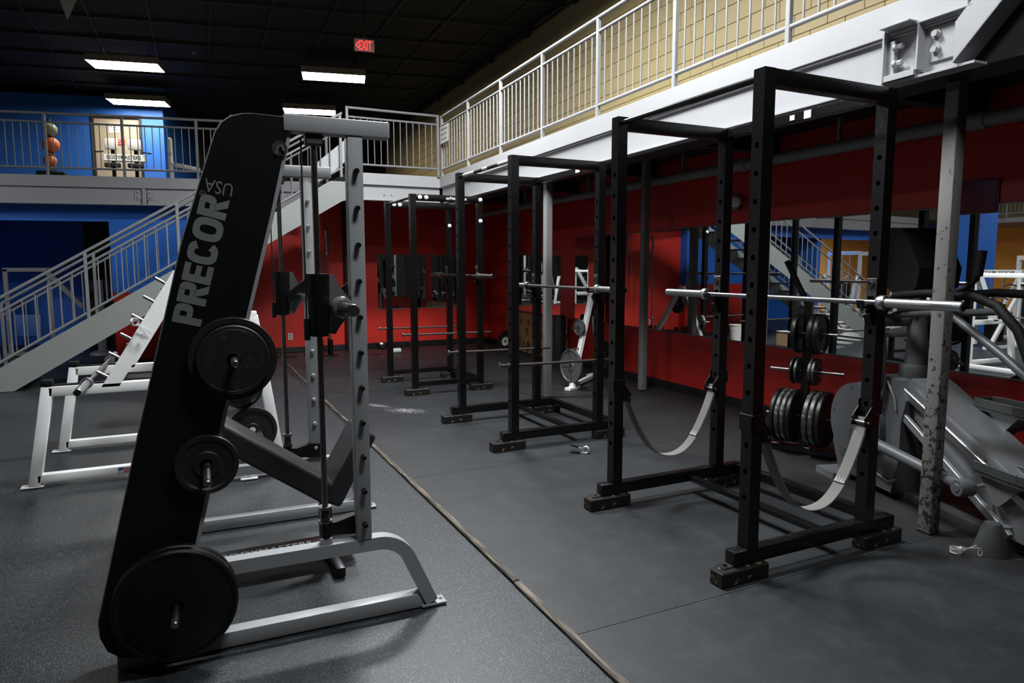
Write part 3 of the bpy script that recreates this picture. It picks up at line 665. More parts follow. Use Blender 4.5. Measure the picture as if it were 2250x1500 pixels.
# safety straps of the nearest rack
def safety_strap(label, y, lf):
    t = thing('safety_strap', label, 'safety strap', (2.52, y, .70), group='hanging safety straps')
    XL, XR = 2.520 + PW, 2.520 + .948 - PW
    pts = []; n = 26; xa, xb, za, zb, zl = XL + .045, XR - .01, .715, .742, .285
    for i in range(n + 1):
        u = i / n; X = xa + (xb - xa) * u; k = 2 * u - 1; sag = (abs(k) ** 2.3)
        pts.append((X, zl + (za + (zb - za) * u - zl) * sag))
    def ribbon(p, th, w, name, m, par, yc):
        x = MB(); vs = []; fs = []
        for i, (X, Z) in enumerate(p):
            a = p[max(0, i - 1)]; b = p[min(len(p) - 1, i + 1)]; dx, dz = b[0] - a[0], b[1] - a[1]; l = math.hypot(dx, dz); nx, nz = -dz / l * th / 2, dx / l * th / 2
            for sx, sy in ((1, -1), (1, 1), (-1, 1), (-1, -1)): vs.append((X + nx * sx, yc + sy * w / 2, Z + nz * sx))
        for i in range(len(p) - 1):
            for q in range(4): fs.append((i * 4 + q, i * 4 + (q + 1) % 4, i * 4 + 4 + (q + 1) % 4, i * 4 + 4 + q))
        fs += [(0, 1, 2, 3), tuple(len(vs) - 4 + q for q in range(4))[::-1]]
        x._add(vs, fs); return x.build(name, m, par)
    yc = y + PW / 2
    web = ribbon(pts, .005, .07, 'webbing', 'strap', t, yc)
    ribbon([(X - .004, Z + .005) for X, Z in pts[-7:]], .005, .066, 'loop_end', 'strap', t, yc)
    ribbon([(X + .002, Z + .005) for X, Z in pts[:7]], .005, .066, 'loop_end', 'strap_dark', t, yc)
    for dy in (-.024, -.008, .008, .024):                                     # rows of stitching
        for a in range(20, 26): x = MB(); p, q = pts[a], pts[a + 1]; x.beam((p[0] - .004, yc + dy, p[1] + .0085), (p[0] * .35 + q[0] * .65 - .004, yc + dy, p[1] * .35 + q[1] * .65 + .0085), .0018, .001, bv=0); x.build('stitch', 'stitch', web)
    p = pts[20]
    for k in range(6): x = MB(); x.beam((p[0] - .006, yc - .030 + k * .011, p[1] + .009), (p[0] + .004, yc - .024 + k * .011, p[1] + .022), .0018, .001, bv=0); x.build('stitch', 'stitch', web)
    for X0, s in ((2.520, 1), (2.520 + .948 - PW, -1)):
        x = MB()
        zc = .80
        x.box(X0 - .008, X0 + PW + .008, y - .008, y - .001, zc - .04, zc + .045, .002); x.box(X0 - .008, X0 + PW + .008, y + PW + .001, y + PW + .008, zc - .04, zc + .045, .002)
        xs = X0 - .008 if s > 0 else X0 + PW + .002; x.box(xs, xs + .006, y - .008, y + PW + .008, zc - .04, zc + .045, .002)
        xe = X0 + PW + .008 if s > 0 else X0 - .008
        for yy_ in (y - .008, y + PW + .001):
            x.prism([(0, -.10), (s * .06, -.10), (s * .06, -.05), (0, .02)][::s], (xe - s * .012, yy_ + .007, zc), (1, 0, 0), (0, 0, 1), .006)
        br = x.build('bracket', 'black_steel', t)
        x = MB(); x.cyl((xe + s * .03, y - .02, zc - .078), (xe + s * .03, y + PW + .02, zc - .078), .008, 10); x.build('pin', 'bar_steel', br)
    return t
safety_strap('grey webbing safety strap across the near side of the nearest rack', 2.469, 0)
safety_strap('grey webbing safety strap across the far side of the nearest rack', 3.657, 0)

# safety rods of the two farther racks
def safety_rod(label, x0, x1, y, z):
    t = thing('safety_rod', label, 'safety rod', ((x0 + x1) / 2, y, z - .014), group='steel safety rods')
    x = MB(); x.tube([(x0 + .02, y, z + .0), (x0 + .3, y, z - .004), (x1, y, z - .012)], .0125, 10); x.build('rod', 'rust_bar', t)
    x = MB(); x.lathe([(0, 0), (.027, 0), (.027, .008), (.016, .02), (0, .02)], (x0, y, z), (1, 0, 0), 14, False); x.build('knob', 'bar_steel', t)
    x = MB(); x.lathe([(.013, 0), (.024, 0), (.024, .008), (.013, .008)], (x0 + .085, y, z), (1, 0, 0), 14); x.build('stop_ring', 'bar_steel', t)
for lb, xa, y, z in (('rusty safety rod through the near side of the middle rack', 2.44, 5.262, .735), ('rusty safety rod through the far side of the middle rack', 2.43, 6.465, .715), ('rusty safety rod through the near side of the farthest rack', 2.45, 8.075, .75), ('rusty safety rod through the far side of the farthest rack', 2.45, 9.165, .74)): safety_rod(lb, xa, xa + 1.18, y, z)

# ------------------------------------------------------------------ weight plates
PLATE = {}
def plate(r, th, m, loc, ax, label, group=None, hole=.026, style=0):
    key = (r, th, m, style)
    if key not in PLATE:
        x = MB(); h = th / 2
        if style == 0: prof = [(hole, -h), (hole * 1.9, -h), (hole * 2.1, -h * .55), (r * .80, -h * .55), (r * .86, -h), (r * .985, -h), (r, -h * .8), (r, h * .8), (r * .985, h), (r * .86, h), (r * .80, h * .55), (hole * 2.1, h * .55), (hole * 1.9, h), (hole, h)]
        elif style == 1: prof = [(hole, -h), (hole * 1.5, -h), (r * .96, -h * .92), (r, -h * .6), (r, h * .6), (r * .96, h * .92), (r * .90, h * .92), (r * .885, h * .82), (r * .87, h * .92), (hole * 1.5, h), (hole, h)]
        else: prof = [(hole, -h), (r * .3, -h), (r * .33, -h * .5), (r * .5, -h * .5), (r * .52, -h * .7), (r * .56, -h * .5), (r * .74, -h * .5), (r * .76, -h * .7), (r * .80, -h * .5), (r * .9, -h * .5), (r * .93, -h), (r, -h * .85), (r, h * .85), (r * .93, h), (r * .9, h * .5), (r * .33, h * .5), (r * .3, h), (hole, h)]
        x.lathe(prof, n=44); PLATE[key] = x
        me_o = x.build('weight_plate', m, None, loc=(0, 0, 0)); PLATE[key] = me_o.data; C.objects.unlink(me_o); bpy.data.objects.remove(me_o)
    o = bpy.data.objects.new('weight_plate', PLATE[key]); C.objects.link(o)
    o.location = loc; o.rotation_euler = Vector(ax).to_track_quat('Z', 'Y').to_euler()
    return tag(o, label, 'weight plate', group)

# ------------------------------------------------------------------ smith machine
SM = (.5, 2.95, 0); SR = -.03
t = thing('smith_machine', 'silver and black smith machine in the foreground with a lettered black side panel', 'smith machine', (0, 0, 0), local=True)
sm_root = t
SMw = Matrix.Translation(Vector(SM)) @ Matrix.Rotation(SR, 4, 'Z') @ Matrix.Translation(-Vector(SM))
PANEL = [(-.335, .22), (-.332, .15), (-.312, .095), (-.27, .06), (-.21, .045), (-.13, .05), (-.075, .085), (-.045, .15), (.036, .476), (.159, .991), (.25, 1.334), (.37, 1.786), (.462, 2.172), (.30, 2.176), (.259, 2.172), (.217, 2.158), (.184, 2.133), (.160, 2.092), (.102, 1.915), (.029, 1.69), (-.067, 1.312), (-.163, .935)]
def inset(poly, l, r):     # shift the left edge right by l and the right edge left by r
    out = []
    for i, (a, b) in enumerate(poly):
        if i >= 13 or i < 4: a += l
        elif 7 <= i <= 12: a -= r
        if i >= 12 and b > 2.1: b -= l * .8
        out.append((a, b))
    return out
for side, (Y0, s) in enumerate(((2.925, 1), (4.425, -1))):
    y = lambda d: Y0 + s * d
    def bx_(x0, x1, d0, d1, z0, z1, name, m, bv=.006, seg=2): q = MB(); q.box(x0, x1, min(y(d0), y(d1)), max(y(d0), y(d1)), z0, z1, bv, seg); return q.build(name, m, t)
    q = MB(); q.prism(PANEL, (0, max(y(.012), y(.10)), 0), (1, 0, 0), (0, 0, 1), .088); q.build('rear_column', 'silver_paint', t)
    q = MB(); q.prism(inset(PANEL, .005, .016), (0, max(y(0), y(.012)), 0), (1, 0, 0), (0, 0, 1), .012); pnl = q.build('side_panel', 'panel_black', t)
    bx_(-.28, .97, .012, .078, 0, .068, 'floor_rail', 'silver_paint')
    pts = [(-.02, .345), (.76, .345)]
    for k in range(1, 9): a = k / 8 * math.radians(68); pts.append((.76 + .155 * math.sin(a), .19 + .155 * math.cos(a)))
    pts += [(1.005, .02)]
    q = MB(); q.sweep([(a, y(.035), b) for a, b in pts], .062, .058, (0, 1, 0)); q.build('curved_rail', 'silver_paint', t)
    bx_(.955, 1.075, .0, .075, .0, .012, 'foot_plate', 'silver_paint', .003)
    q = MB(); q.cyl((1.055, y(.037), .011), (1.055, y(.037), .0135), .008, 10); q.build('bolt_hole', 'black_paint', t)
    bx_(.665, .730, .0, .065, .372, 2.118, 'front_post', 'silver_paint')
    bx_(.415, .845, -.006, .07, 2.116, 2.182, 'top_beam', 'silver_paint')
    for k in range(11):
        z = 1.972 - .1525 * k
        q = MB(); q.lathe([(0, .03), (.009, .03), (.0115, .026), (.0115, .0), (0, 0)], ((.698, y(0), z)), (0, -1, 0), 12, False) if s > 0 else q.lathe([(0, .03), (.009, .03), (.0115, .026), (.0115, .0), (0, 0)], ((.698, y(.065), z)), (0, -1, 0), 12, False)
        q.build('stud', 'black_steel_smooth' if s > 0 else 'silver_paint', t)
    q = MB(); q.cyl((.535, y(.035), .40), (.535, y(.035), 2.09), .0125, 16); q.build('guide_rod', 'dark_chrome', t)
    q = MB(); q.box(.50, .57, min(y(.01), y(.06)), max(y(.01), y(.06)), 2.07, 2.118, .006); q.build('rod_holder', 'ellip_dark', t)
    q = MB(); q.box(.51, .56, min(y(.012), y(.058)), max(y(.012), y(.058)), .372, .405, .004); q.build('rod_base', 'silver_paint', t)
    q = MB(); q.cyl((.535, y(.035), .405), (.535, y(.035), .47), .027, 18); clampp = q.build('rod_clamp', 'black_plastic', t)
    q = MB(); q.lathe([(.013, 0), (.028, 0), (.028, .012), (.013, .012)], (.535, y(.035), .468), n=18); q.build('clamp_ring', 'dark_chrome', clampp)
    q = MB()
    hp = [(.535 + .02 * math.cos(a * .9), y(.035) + .02 * math.sin(a * .9), .48 + a * .0011) for a in range(0, 44)]; q.tube(hp, .003, 6); q.build('spring', 'dark_chrome', t)
    q = MB(); q.lathe([(.013, 0), (.029, 0), (.029, .012), (.013, .012)], (.535, y(.035), .53), n=18); q.build('clamp_ring', 'bar_steel', t)
    q = MB(); q.prism([(.55, .40), (.73, .385), (.73, .47), (.66, .475), (.58, .455), (.55, .46)], (0, y(.10) if s > 0 else y(.04), 0), (1, 0, 0), (0, 0, 1), .05); q.build('stop_bracket', 'black_plastic', t)
    q = MB(); q.cyl((.485, y(.035), 1.30), (.485, y(.035), 2.10), .0035, 8); q.build('cable', 'black_paint', t)
    q = MB(); q.cyl((.485, y(.035), 1.27), (.485, y(.035), 1.36), .013, 12); q.build('cable_weight', 'black_plastic', t)
    # carriage
    q = MB(); q.lathe([(.013, 0), (.036, 0), (.040, .01), (.048, .24), (.048, .262), (.013, .262)], (.535, y(.035), 1.285), n=20); cg = q.build('bearing', 'black_plastic', t)
    q = MB(); q.prism([(.56, 1.30), (.575, 1.545), (.60, 1.545), (.625, 1.49), (.665, 1.44), (.668, 1.38), (.625, 1.33), (.60, 1.29)], (0, y(.035) + .008, 0), (1, 0, 0), (0, 0, 1), .016); q.build('carriage_plate', 'ellip_silver', cg)
    q = MB(); q.lathe([(.0, .0), (.048, 0), (.048, .03), (.040, .045), (.034, .05), (0, .05)], (.625, y(.02), 1.405), (0, -s, 0), 22, False); q.build('flange', 'ellip_silver', t)
    q = MB(); q.lathe([(0, .0), (.0255, 0), (.0245, .185), (.0265, .188), (.0265, .208), (.023, .212), (.0, .212)], (.625, y(-.03), 1.405), (0, -s, 0), 22, False); q.build('sleeve', 'bar_steel', t)
    q = MB(); q.prism([(.56, 1.36), (.60, 1.38), (.72, 1.50), (.73, 1.53), (.70, 1.53), (.56, 1.42)], (0, y(.11) if s > 0 else y(.09), 0), (1, 0, 0), (0, 0, 1), .012); q.build('lock_hook', 'black_steel_smooth', t)
    # storage pegs
    for px, pz, ln in (((.19, 1.215, .19), (.076, .80, .30), (-.057, .27, .25)) if s > 0 else ((.19, 1.215, .12), (.076, .80, .12), (-.057, .27, .12))):
        q = MB(); q.cyl((px, y(0), pz), (px, y(-ln), pz), .0135, 14); q.cyl((px, y(-ln), pz), (px, y(-ln - .004), pz), .0135, 14, .010); q.build('storage_peg', 'bar_steel', t)
    if s > 0:
        pa, pb_, pt = V(.078, 0, 1.343), V(.205, 0, 1.833), V(-.017, 0, 1.394)
        ux = (pb_ - pa).normalized(); uy = V(-ux.z, 0, ux.x)
        block_word('PRECOR', (pb_ - pa).length, .104, (pa.x, y(-.0002), pa.z), ux, uy, 'letter_grey', pnl)
        a, b_ = V(.221, 0, 1.896), V(.121, 0, 1.916); ux = (b_ - a).normalized(); uy = V(-ux.z, 0, ux.x)
        text('USA', .102, .050, (a.x, y(-.0002), a.z), ux, uy, 'lettering', 'letter_grey', pnl)
        q = MB(); q.lathe([(.0095, 0), (.0115, 0), (.0115, .001), (.0095, .001)], (.109, y(0), 1.857), (0, -1, 0), 20); rg = q.build('registered_ring', 'letter_grey', pnl)
        ux = (pb_ - pa).normalized(); uy = V(-ux.z, 0, ux.x)
        text('R', .009, .011, V(.109, y(-.0002), 1.857) - ux * .0045 - uy * .0055, ux, uy, 'lettering', 'letter_grey', pnl)
        q = MB(); q.lathe([(0, 0), (.030, 0), (.030, .0015), (0, .0015)], (.398, y(0), 2.045), (0, -1, 0), 20, False); q.build('slot_cover', 'black_paint', pnl)
        q = MB(); q.tube([(.382, y(-.004), 2.02), (.392, y(-.006), 2.05), (.405, y(-.006), 2.056), (.412, y(-.004), 2.035)], .006, 8); q.build('pulley_axle', 'ellip_silver', pnl)
q = MB(); q.cyl((.625, 2.95, 1.405), (.625, 4.40, 1.405), .0145, 14); q.build('bar', 'bar_steel', t)
for X, Z in ((-.2, .10), (.22, 2.12)): q = MB(); q.box(X, X + .06, 3.02, 4.33, Z, Z + .06, .006, 2); q.build('cross_tube', 'silver_paint', t)
q = MB(); q.lathe([(.02, -.02), (.13, -.02), (.14, 0), (.13, .02), (.02, .02)], (.40, 4.28, 2.02), (0, 1, 0), 30); q.build('pulley', 'black_plastic', t)
t.matrix_world = SMw
def smp(x, y, z): return tuple(SMw @ V(x, y, z))
SG = 'plates stored on the smith machine'
plate(.225, .045, 'plate_rubber', smp(-.057, 2.895, .27), (0, -1, 0), 'large black plate behind another, low on the smith machine', SG, style=1)
plate(.225, .045, 'plate_rubber', smp(-.057, 2.847, .27), (0, -1, 0), 'outermost large black plate, low on the smith machine', SG, style=1)
plate(.165, .034, 'plate_iron', smp(.19, 2.90, 1.215), (0, -1, 0), 'larger iron plate of the pair high on the smith machine panel', SG, style=0)
plate(.137, .030, 'plate_iron', smp(.19, 2.868, 1.215), (0, -1, 0), 'smaller iron plate in front of the pair high on the smith machine panel', SG, style=1)
plate(.118, .026, 'plate_iron', smp(.076, 2.90, .80), (0, -1, 0), 'small iron plate on the middle peg of the smith machine panel', SG, style=0)

# ------------------------------------------------------------------ black adjustable bench inside the smith machine
t = thing('adjustable_bench', 'black folded incline bench inside the smith machine', 'bench', (.55, 3.62, 0))
def pad(p0, p1, w, th, name):
    x = MB(); x.beam(p0, p1, w, th, up=(0, 0, 1), bv=.022, seg=3); return x.build(name, 'black_vinyl', t)
bp = pad((-.02, 3.62, .905), (.655, 3.62, .415), .30, .115, 'back_pad')
sp_ = pad((.665, 3.62, .36), (.865, 3.62, .72), .30, .10, 'seat_pad')
x = MB(); x.beam((.655, 3.62, .09), (.655, 3.62, .42), .06, .06, up=(1, 0, 0)); x.build('post', 'black_steel_smooth', t)
x = MB(); x.box(-.15, .82, 3.60, 3.74, .045, .108, .006, 2); br = x.build('base_rail', 'black_steel_smooth', t)
text('BODYMASTERS.', .46, .05, (.14, 3.635, .1082), (1, 0, 0), (0, 1, 0), 'lettering', 'letter_white', br, bold=0., depth=.0006)
for X in (-.12, .66): x = MB(); x.box(X, X + .05, 3.40, 3.88, .0, .05, .006, 2); x.build('foot', 'black_steel_smooth', t)
x = MB(); x.cyl((.655, 3.52, .40), (.655, 3.72, .40), .014, 12); x.build('hinge', 'dark_chrome', t)
for dy in (-.11, .11):
    x = MB(); x.beam((.64, 3.62 + dy, .36), (.84, 3.62 + dy, .67), .02, .03, up=(0, 1, 0)); x.build('seat_bracket', 'black_steel_smooth', t)

# ------------------------------------------------------------------ white squat rack
t = thing('squat_rack', 'white squat rack with slanted pegged uprights behind the smith machine', 'squat rack', (-.4, 6.35, 0))
for yn, dx in ((5.80, 0), (6.86, .045)):
    ya, yb = yn, yn + .075
    def bxw(x0, x1, z0, z1, name, m='white_paint', dy=0.): q = MB(); q.box(x0 + dx, x1 + dx, ya + dy, yb - dy, z0, z1, .006, 2); return q.build(name, m, t)
    q = MB(); q.beam((-.985 + dx, (ya + yb) / 2, .01), (-.865 + dx, (ya + yb) / 2, .725), .075, .075, up=(0, 1, 0), bv=.006, seg=2); q.build('front_leg', 'white_paint', t)
    q = MB(); q.box(-1.07 + dx, -.93 + dx, ya, yb, 0, .014, .004); q.build('foot_plate', 'white_paint', t)
    bxw(-.86, .45, .655, .728, 'spotter_arm'); bxw(-.84, -.44, .728, .738, 'arm_liner', 'rubber_foam', .008)
    q = MB(); q.box(-.905 + dx, -.83 + dx, ya - .002, yb + .002, .73, .775, .008, 2); q.build('end_stop', 'rubber_foam', t)
    bxw(-.965, .5, .03, .092, 'base_rail')
    far = yn > 6
    q = MB(); q.prism([(-.531 + dx, .70), (-.415 + dx, .70), (.105 + dx, 1.555), (-.012 + dx, 1.555)], (0, yb, 0), (1, 0, 0), (0, 0, 1), yb - ya); up_ = q.build('slanted_upright', 'white_paint', t)
    q = MB(); q.box(-.016 + dx, .11 + dx, ya - .003, yb + .003, 1.553, 1.585, .006, 2); q.build('end_cap', 'rubber_foam', up_)
    a, b_ = V(-.531 + dx, (ya + yb) / 2, .70), V(-.012 + dx, (ya + yb) / 2, 1.555); dd = (b_ - a).normalized()
    for k in range(6):
        p = a + dd * (.075 + .160 * k) + V(.012, -.006, 0); dirn = V(-.84, 0, .54)
        q = MB(); q.cyl(p, p + dirn * (.035 if far else .092), .0125, 12); q.build('bar_peg', 'bar_steel', up_)
        q = MB(); q.box(-.010, .010, -.02, .02, -.010, .010, .003, 1, Matrix.Translation(p - dd * .04 + V(-.012, 0, 0))); q.build('peg_stop', 'ellip_silver', up_)
    q = MB(); q.beam((.06 + dx, (ya + yb) / 2, .09), (.06 + dx, (ya + yb) / 2, 1.50), .07, .07, up=(0, 1, 0)); q.build('rear_post', 'white_paint', t)
q = MB(); q.box(.07, .14, 5.87, 6.87, 1.40, 1.47, .006, 2); q.build('cross_tube', 'white_paint', t)
q = MB(); q.box(.42, .49, 5.87, 6.87, .03, .09, .006, 2); q.build('cross_tube', 'white_paint', t)
# flag sticker on the near base rail
x = MB(); x.box(-.455, -.375, 5.797, 5.80, .045, .085, 0); st = x.build('flag_sticker', 'letter_white', t)
x = MB(); x.box(-.455, -.425, 5.796, 5.797, .063, .085, 0); x.build('flag_canton', 'pad_blue', st)
for k in range(3): x = MB(); x.box(-.422, -.375, 5.796, 5.797, .047 + k * .013, .053 + k * .013, 0); x.build('flag_stripe', 'letter_red', st)
bb3 = copy_tree(bb, label='chrome barbell lying across the arms of the white squat rack', loc=(-.58, 6.30, .765), rz=-.03)
# bench standing inside the white rack
t = thing('flat_bench', 'dark flat bench in the shade behind the white squat rack', 'bench', (-.05, 7.9, 0))
x = MB(); x.box(-.5, .75, 7.75, 8.05, .40, .48, .02, 2); x.build('pad', 'black_vinyl', t)
for X in (-.30, .55): x = MB(); x.box(X, X + .06, 7.86, 7.94, .05, .41, .005); x.build('leg', 'black_steel', t); x = MB(); x.box(X - .01, X + .07, 7.65, 8.15, 0, .05, .005); x.build('foot', 'black_steel', t)
x = MB(); x.box(-.28, .56, 7.88, 7.92, .12, .17, .005); x.build('stretcher', 'black_steel', t)

# spring collars
def spring_collar(label, loc, rz, rx=0., ry=0., style=0):
    t = thing('spring_collar', label, 'collar', loc, rz, 'spring collars', local=True); t.rotation_euler.x = rx; t.rotation_euler.y = ry
    r = .028; w = .0031 if style == 0 else .0034
    if style == 0: pts = [(r * math.cos(a), r * math.sin(a), .005 + a * .00125) for a in [k * math.pi / 9 for k in range(0, 74)]]
    else: pts = [(r * math.cos(a), a * .0013 - .012, r * math.sin(a) + r + .003) for a in [k * math.pi / 9 for k in range(0, 68)]]
    x = MB(); x.tube(pts, w, 7); x.build('coil', 'wire', t)
    if style == 0:
        e = pts[-1]; x = MB(); x.tube([e, (.04, -.012, .036), (.10, -.016, .042), (.118, -.018, .040), (.124, -.022, .02), (.122, -.026, .006), (.108, -.028, .004), (.104, -.022, .012), (.106, -.018, .034)], w, 7); x.build('handle_wire', 'wire', t)
        e = pts[0]; x = MB(); x.tube([e, (.05, .012, .018), (.13, .03, .042)], w, 7); x.build('handle_wire', 'wire', t)
    else:
        for s, e in ((-1, pts[0]), (1, pts[-1])):
            x = MB(); x.tube([e, (e[0] + .02, e[1] + s * .005, e[2] + .005), (e[0] + .055, e[1] + s * .02, e[2] + .008)], w, 7); h = x.build('handle_wire', 'wire', t)
            x = MB(); x.cyl((e[0] + .045, e[1] + s * .016, e[2] + .008), (e[0] + .125, e[1] + s * .045, e[2] + .012), .009, 10); x.build('grip', 'rubber_foam', h)
    return t
spring_collar('bare wire spring collar on the mat at the lower right', (3.79, 2.20, 0), -.55)
spring_collar('spring collar with black grips on the mat beside the middle rack', (3.06, 4.85, .0), 2.3, style=1)
spring_collar('wire spring collar hanging from a peg of the white squat rack', (-.30, 5.775, 1.17), .3, rx=1.2, ry=.9)

# ------------------------------------------------------------------ white plate tree beside the smith machine
t = thing('plate_tree', 'white plate tree partly hidden behind the smith machine panel', 'plate tree', (.3, 5.42, 0), group='plate trees')
x = MB(); x.box(-.2, .74, 5.36, 5.44, .012, .075, .006, 2); x.build('base_rail', 'white_paint', t)
for X in (-.15, .36): x = MB(); x.box(X, X + .12, 5.33, 5.47, 0, .013, .003); x.build('foot_plate', 'white_paint', t)
for p0, p1 in (((.655, 5.41, .07), (.50, 5.46, 1.22)), ((-.12, 5.41, .07), (.05, 5.46, 1.22))): x = MB(); x.beam(p0, p1, .075, .06, up=(0, 1, 0), bv=.006, seg=2); x.build('leg', 'white_paint', t)
x = MB(); x.box(.03, .53, 5.43, 5.49, 1.18, 1.25, .006, 2); x.build('top_bar', 'white_paint', t)
for px, pz in ((.50, .36), (.44, .74)): x = MB(); x.cyl((px, 5.44, pz), (px, 5.12, pz), .014, 12); x.build('storage_peg', 'bar_steel', t)
x = MB(); x.box(.38, .62, 5.41, 5.45, .33, .39, .004); x.build('peg_bar', 'white_paint', t)
plate(.175, .035, 'plate_iron', (.455, 5.33, .375), (0, -1, 0), 'brownish iron plate low on the white plate tree by the smith machine', 'plates on the white plate tree', style=0)
plate(.16, .035, 'plate_rubber', (.40, 5.36, .70), (.4, -1, 0), 'dark plate higher on the white plate tree by the smith machine', 'plates on the white plate tree', style=0)
plate(.15, .03, 'plate_rubber', (.37, 5.27, .72), (.5, -1, 0), 'smaller dark plate in front, high on the white tree by the smith machine', 'plates on the white plate tree', style=1)

# ------------------------------------------------------------------ black plate tree by the mirror
TC = V(4.70, 4.03, 0); TE = V(.36, -.93, 0).normalized(); TS = V(.93, .36, 0)
t = thing('plate_tree', 'black plate tree loaded with plates in front of the mirror', 'plate tree', tuple(TC), group='plate trees')
x = MB(); x.beam(TC + V(0, 0, .04), TC + V(.02, .02, 1.28), .06, .06, up=(TE.x, TE.y, 0)); x.build('post', 'black_steel', t)
x = MB(); x.beam(TC - TE * .36 + V(0, 0, .035), TC + TE * .30 + V(0, 0, .035), .07, .06, bv=.005); x.build('base_rail', 'black_steel', t)
x = MB(); x.beam(TC - TS * .30 - TE * .3 + V(0, 0, .03), TC + TS * .30 - TE * .3 + V(0, 0, .03), .06, .05); x.build('foot', 'black_steel', t)
x = MB(); x.cyl(TC + V(.01, .01, 1.24), TC + V(-.10, .16, 1.62), .024, 14); x.build('carry_handle', 'rubber_foam', t)
TG = 'plates on the black plate tree'
for z, off, ln in ((.315, 0, .32), (.705, 0, .30), (1.02, .0, .24)):
    for s in (-1, 1): x = MB(); p = TC + V(0, 0, z); x.cyl(p + TE * s * .02, p + TE * s * ln, .013, 12); x.build('storage_peg', 'bar_steel', t)
def tp(z, k, r, th, m, label, st=0): plate(r, th, m, tuple(TC + TE * k + V(0, 0, z)), tuple(TE), label, TG, style=st)
for i, (k, m, w_) in enumerate(((.075, 'plate_edge_worn', 'innermost'), (.125, 'plate_edge_worn', 'second'), (.175, 'plate_rubber', 'outermost'))): tp(.315, k, .235, .044, m, w_ + ' large plate on the near low peg of the black tree', 1)
for i, (k, m, w_) in enumerate(((-.065, 'plate_rubber', 'innermost'), (-.11, 'plate_edge_worn', 'second'), (-.155, 'plate_edge_worn', 'third'), (-.20, 'plate_rubber', 'outermost'))): tp(.315, k, .225, .04, m, w_ + ' large plate on the far low peg of the black tree', 1)
for k, m, w_ in ((.055, 'plate_edge_worn', 'inner'), (.085, 'plate_edge_worn', 'outer')): tp(.705, k, .112, .026, m, w_ + ' small plate on the near middle peg of the black tree', 1)
tp(.705, -.06, .108, .024, 'plate_edge_worn', 'inner small plate on the far middle peg of the black tree', 1)
tp(.705, -.095, .115, .02, 'plate_rubber', 'outer small plate on the far middle peg of the black tree', 1)
for k, w_ in ((.06, 'inner'), (.105, 'outer')): tp(1.02, k, .168, .038, 'plate_rubber', w_ + ' dark plate on the near top peg of the black tree', 0)
tp(1.02, -.07, .165, .038, 'plate_rubber', 'dark plate on the far top peg of the black tree', 0)

# ------------------------------------------------------------------ white A-frame tree by the long wall
t = thing('plate_tree', 'white leaning plate tree by the red wall behind the middle rack', 'plate tree', (4.9, 7.9, 0), group='plate trees')
A_, B_, T_ = V(4.52, 7.52, .02), V(5.40, 8.25, .02), V(4.96, 7.72, 1.30)
for p in (A_, B_): x = MB(); x.beam(p, T_, .05, .08, up=(0, 1, 0), bv=.005); x.build('leg', 'white_paint', t)
x = MB(); x.beam(A_ + V(-.1, -.06, .0), A_ + V(.12, .05, 0), .09, .035); x.build('foot', 'white_paint', t)
x = MB(); x.beam(B_ + V(-.25, -.15, .03), B_ + V(.02, .0, .03), .09, .04); x.build('foot', 'white_paint', t)
x = MB(); x.beam(A_ + V(.05, .04, .03), B_ + V(-.05, -.04, .03), .05, .05); x.build('base_rail', 'white_paint', t)
for k in (.22, .39, .60):
    p = A_ + (T_ - A_) * k; x = MB(); x.cyl(p, p + V(-.22, -.03, 0), .012, 10); x.build('storage_peg', 'bar_steel', t)
for k, r, m, lb in ((.22, .215, 'plate_grey', 'large grooved grey plate low on the white tree by the red wall'), (.60, .105, 'plate_grey', 'small grey plate high on the white tree by the red wall')):
    p = A_ + (T_ - A_) * k + V(-.09, -.013, 0); plate(r, .035, m, tuple(p), (-1, -.14, 0), lb, 'plates on the leaning white tree', style=2)
p = B_ + (T_ - B_) * .25 + V(.10, -.03, 0); plate(.2, .035, 'plate_rubber', tuple(p), (1, -.14, 0), 'dark plate on the rear leg of the leaning white tree', 'plates on the leaning white tree', style=0)
p = A_ + (T_ - A_) * .80 + V(.12, .1, 0); plate(.13, .03, 'plate_rubber', tuple(p), (1, -.14, 0), 'dark plate near the top of the leaning white tree', 'plates on the leaning white tree', style=0)

# ------------------------------------------------------------------ elliptical trainer
t = thing('elliptical_trainer', 'grey elliptical trainer beside the scratched column at the right edge', 'elliptical trainer', (4.62, 3.46, 0), math.atan2(-.95, -.31), local=True)
def ep(poly, b0, b1, name, m, par=None):      # polygon in (a,z) across b0..b1
    x = MB(); x.prism(poly, (0, b1, 0), (1, 0, 0), (0, 0, 1), b1 - b0); return x.build(name, m, par or t)
def et(pts, r, name, m, par=None, rs=None): x = MB(); x.tube(pts, r, 14, rs); return x.build(name, m, par or t)
def arc(cx, cz, r, a0, a1, n): return [(cx + r * math.cos(math.radians(a0 + (a1 - a0) * k / n)), cz + r * math.sin(math.radians(a0 + (a1 - a0) * k / n))) for k in range(n + 1)]
body = ep([(.02, .05), (.60, .05), (.66, .30), (.66, .55), (.70, .70), (.62, .82), (.46, .84), (.34, .80), (.20, .74), (.02, .62), (-.06, .45), (-.06, .25)], -.16, .20, 'housing', 'ellip_grey')
cv = ep(arc(.24, .46, .28, 0, 350, 35), -.205, -.165, 'side_cover', 'ellip_grey')
for a in (30, 100, 170, 250, 320): x = MB(); x.cyl((.24 + .245 * math.cos(math.radians(a)), -.2055, .46 + .245 * math.sin(math.radians(a))), (.24 + .245 * math.cos(math.radians(a)), -.208, .46 + .245 * math.sin(math.radians(a))), .007, 8); x.build('screw', 'black_paint', cv)
et([(.52, -.167, .80), (.60, -.17, .70), (.62, -.17, .62)], .008, 'trim_line', 'ellip_silver', body)
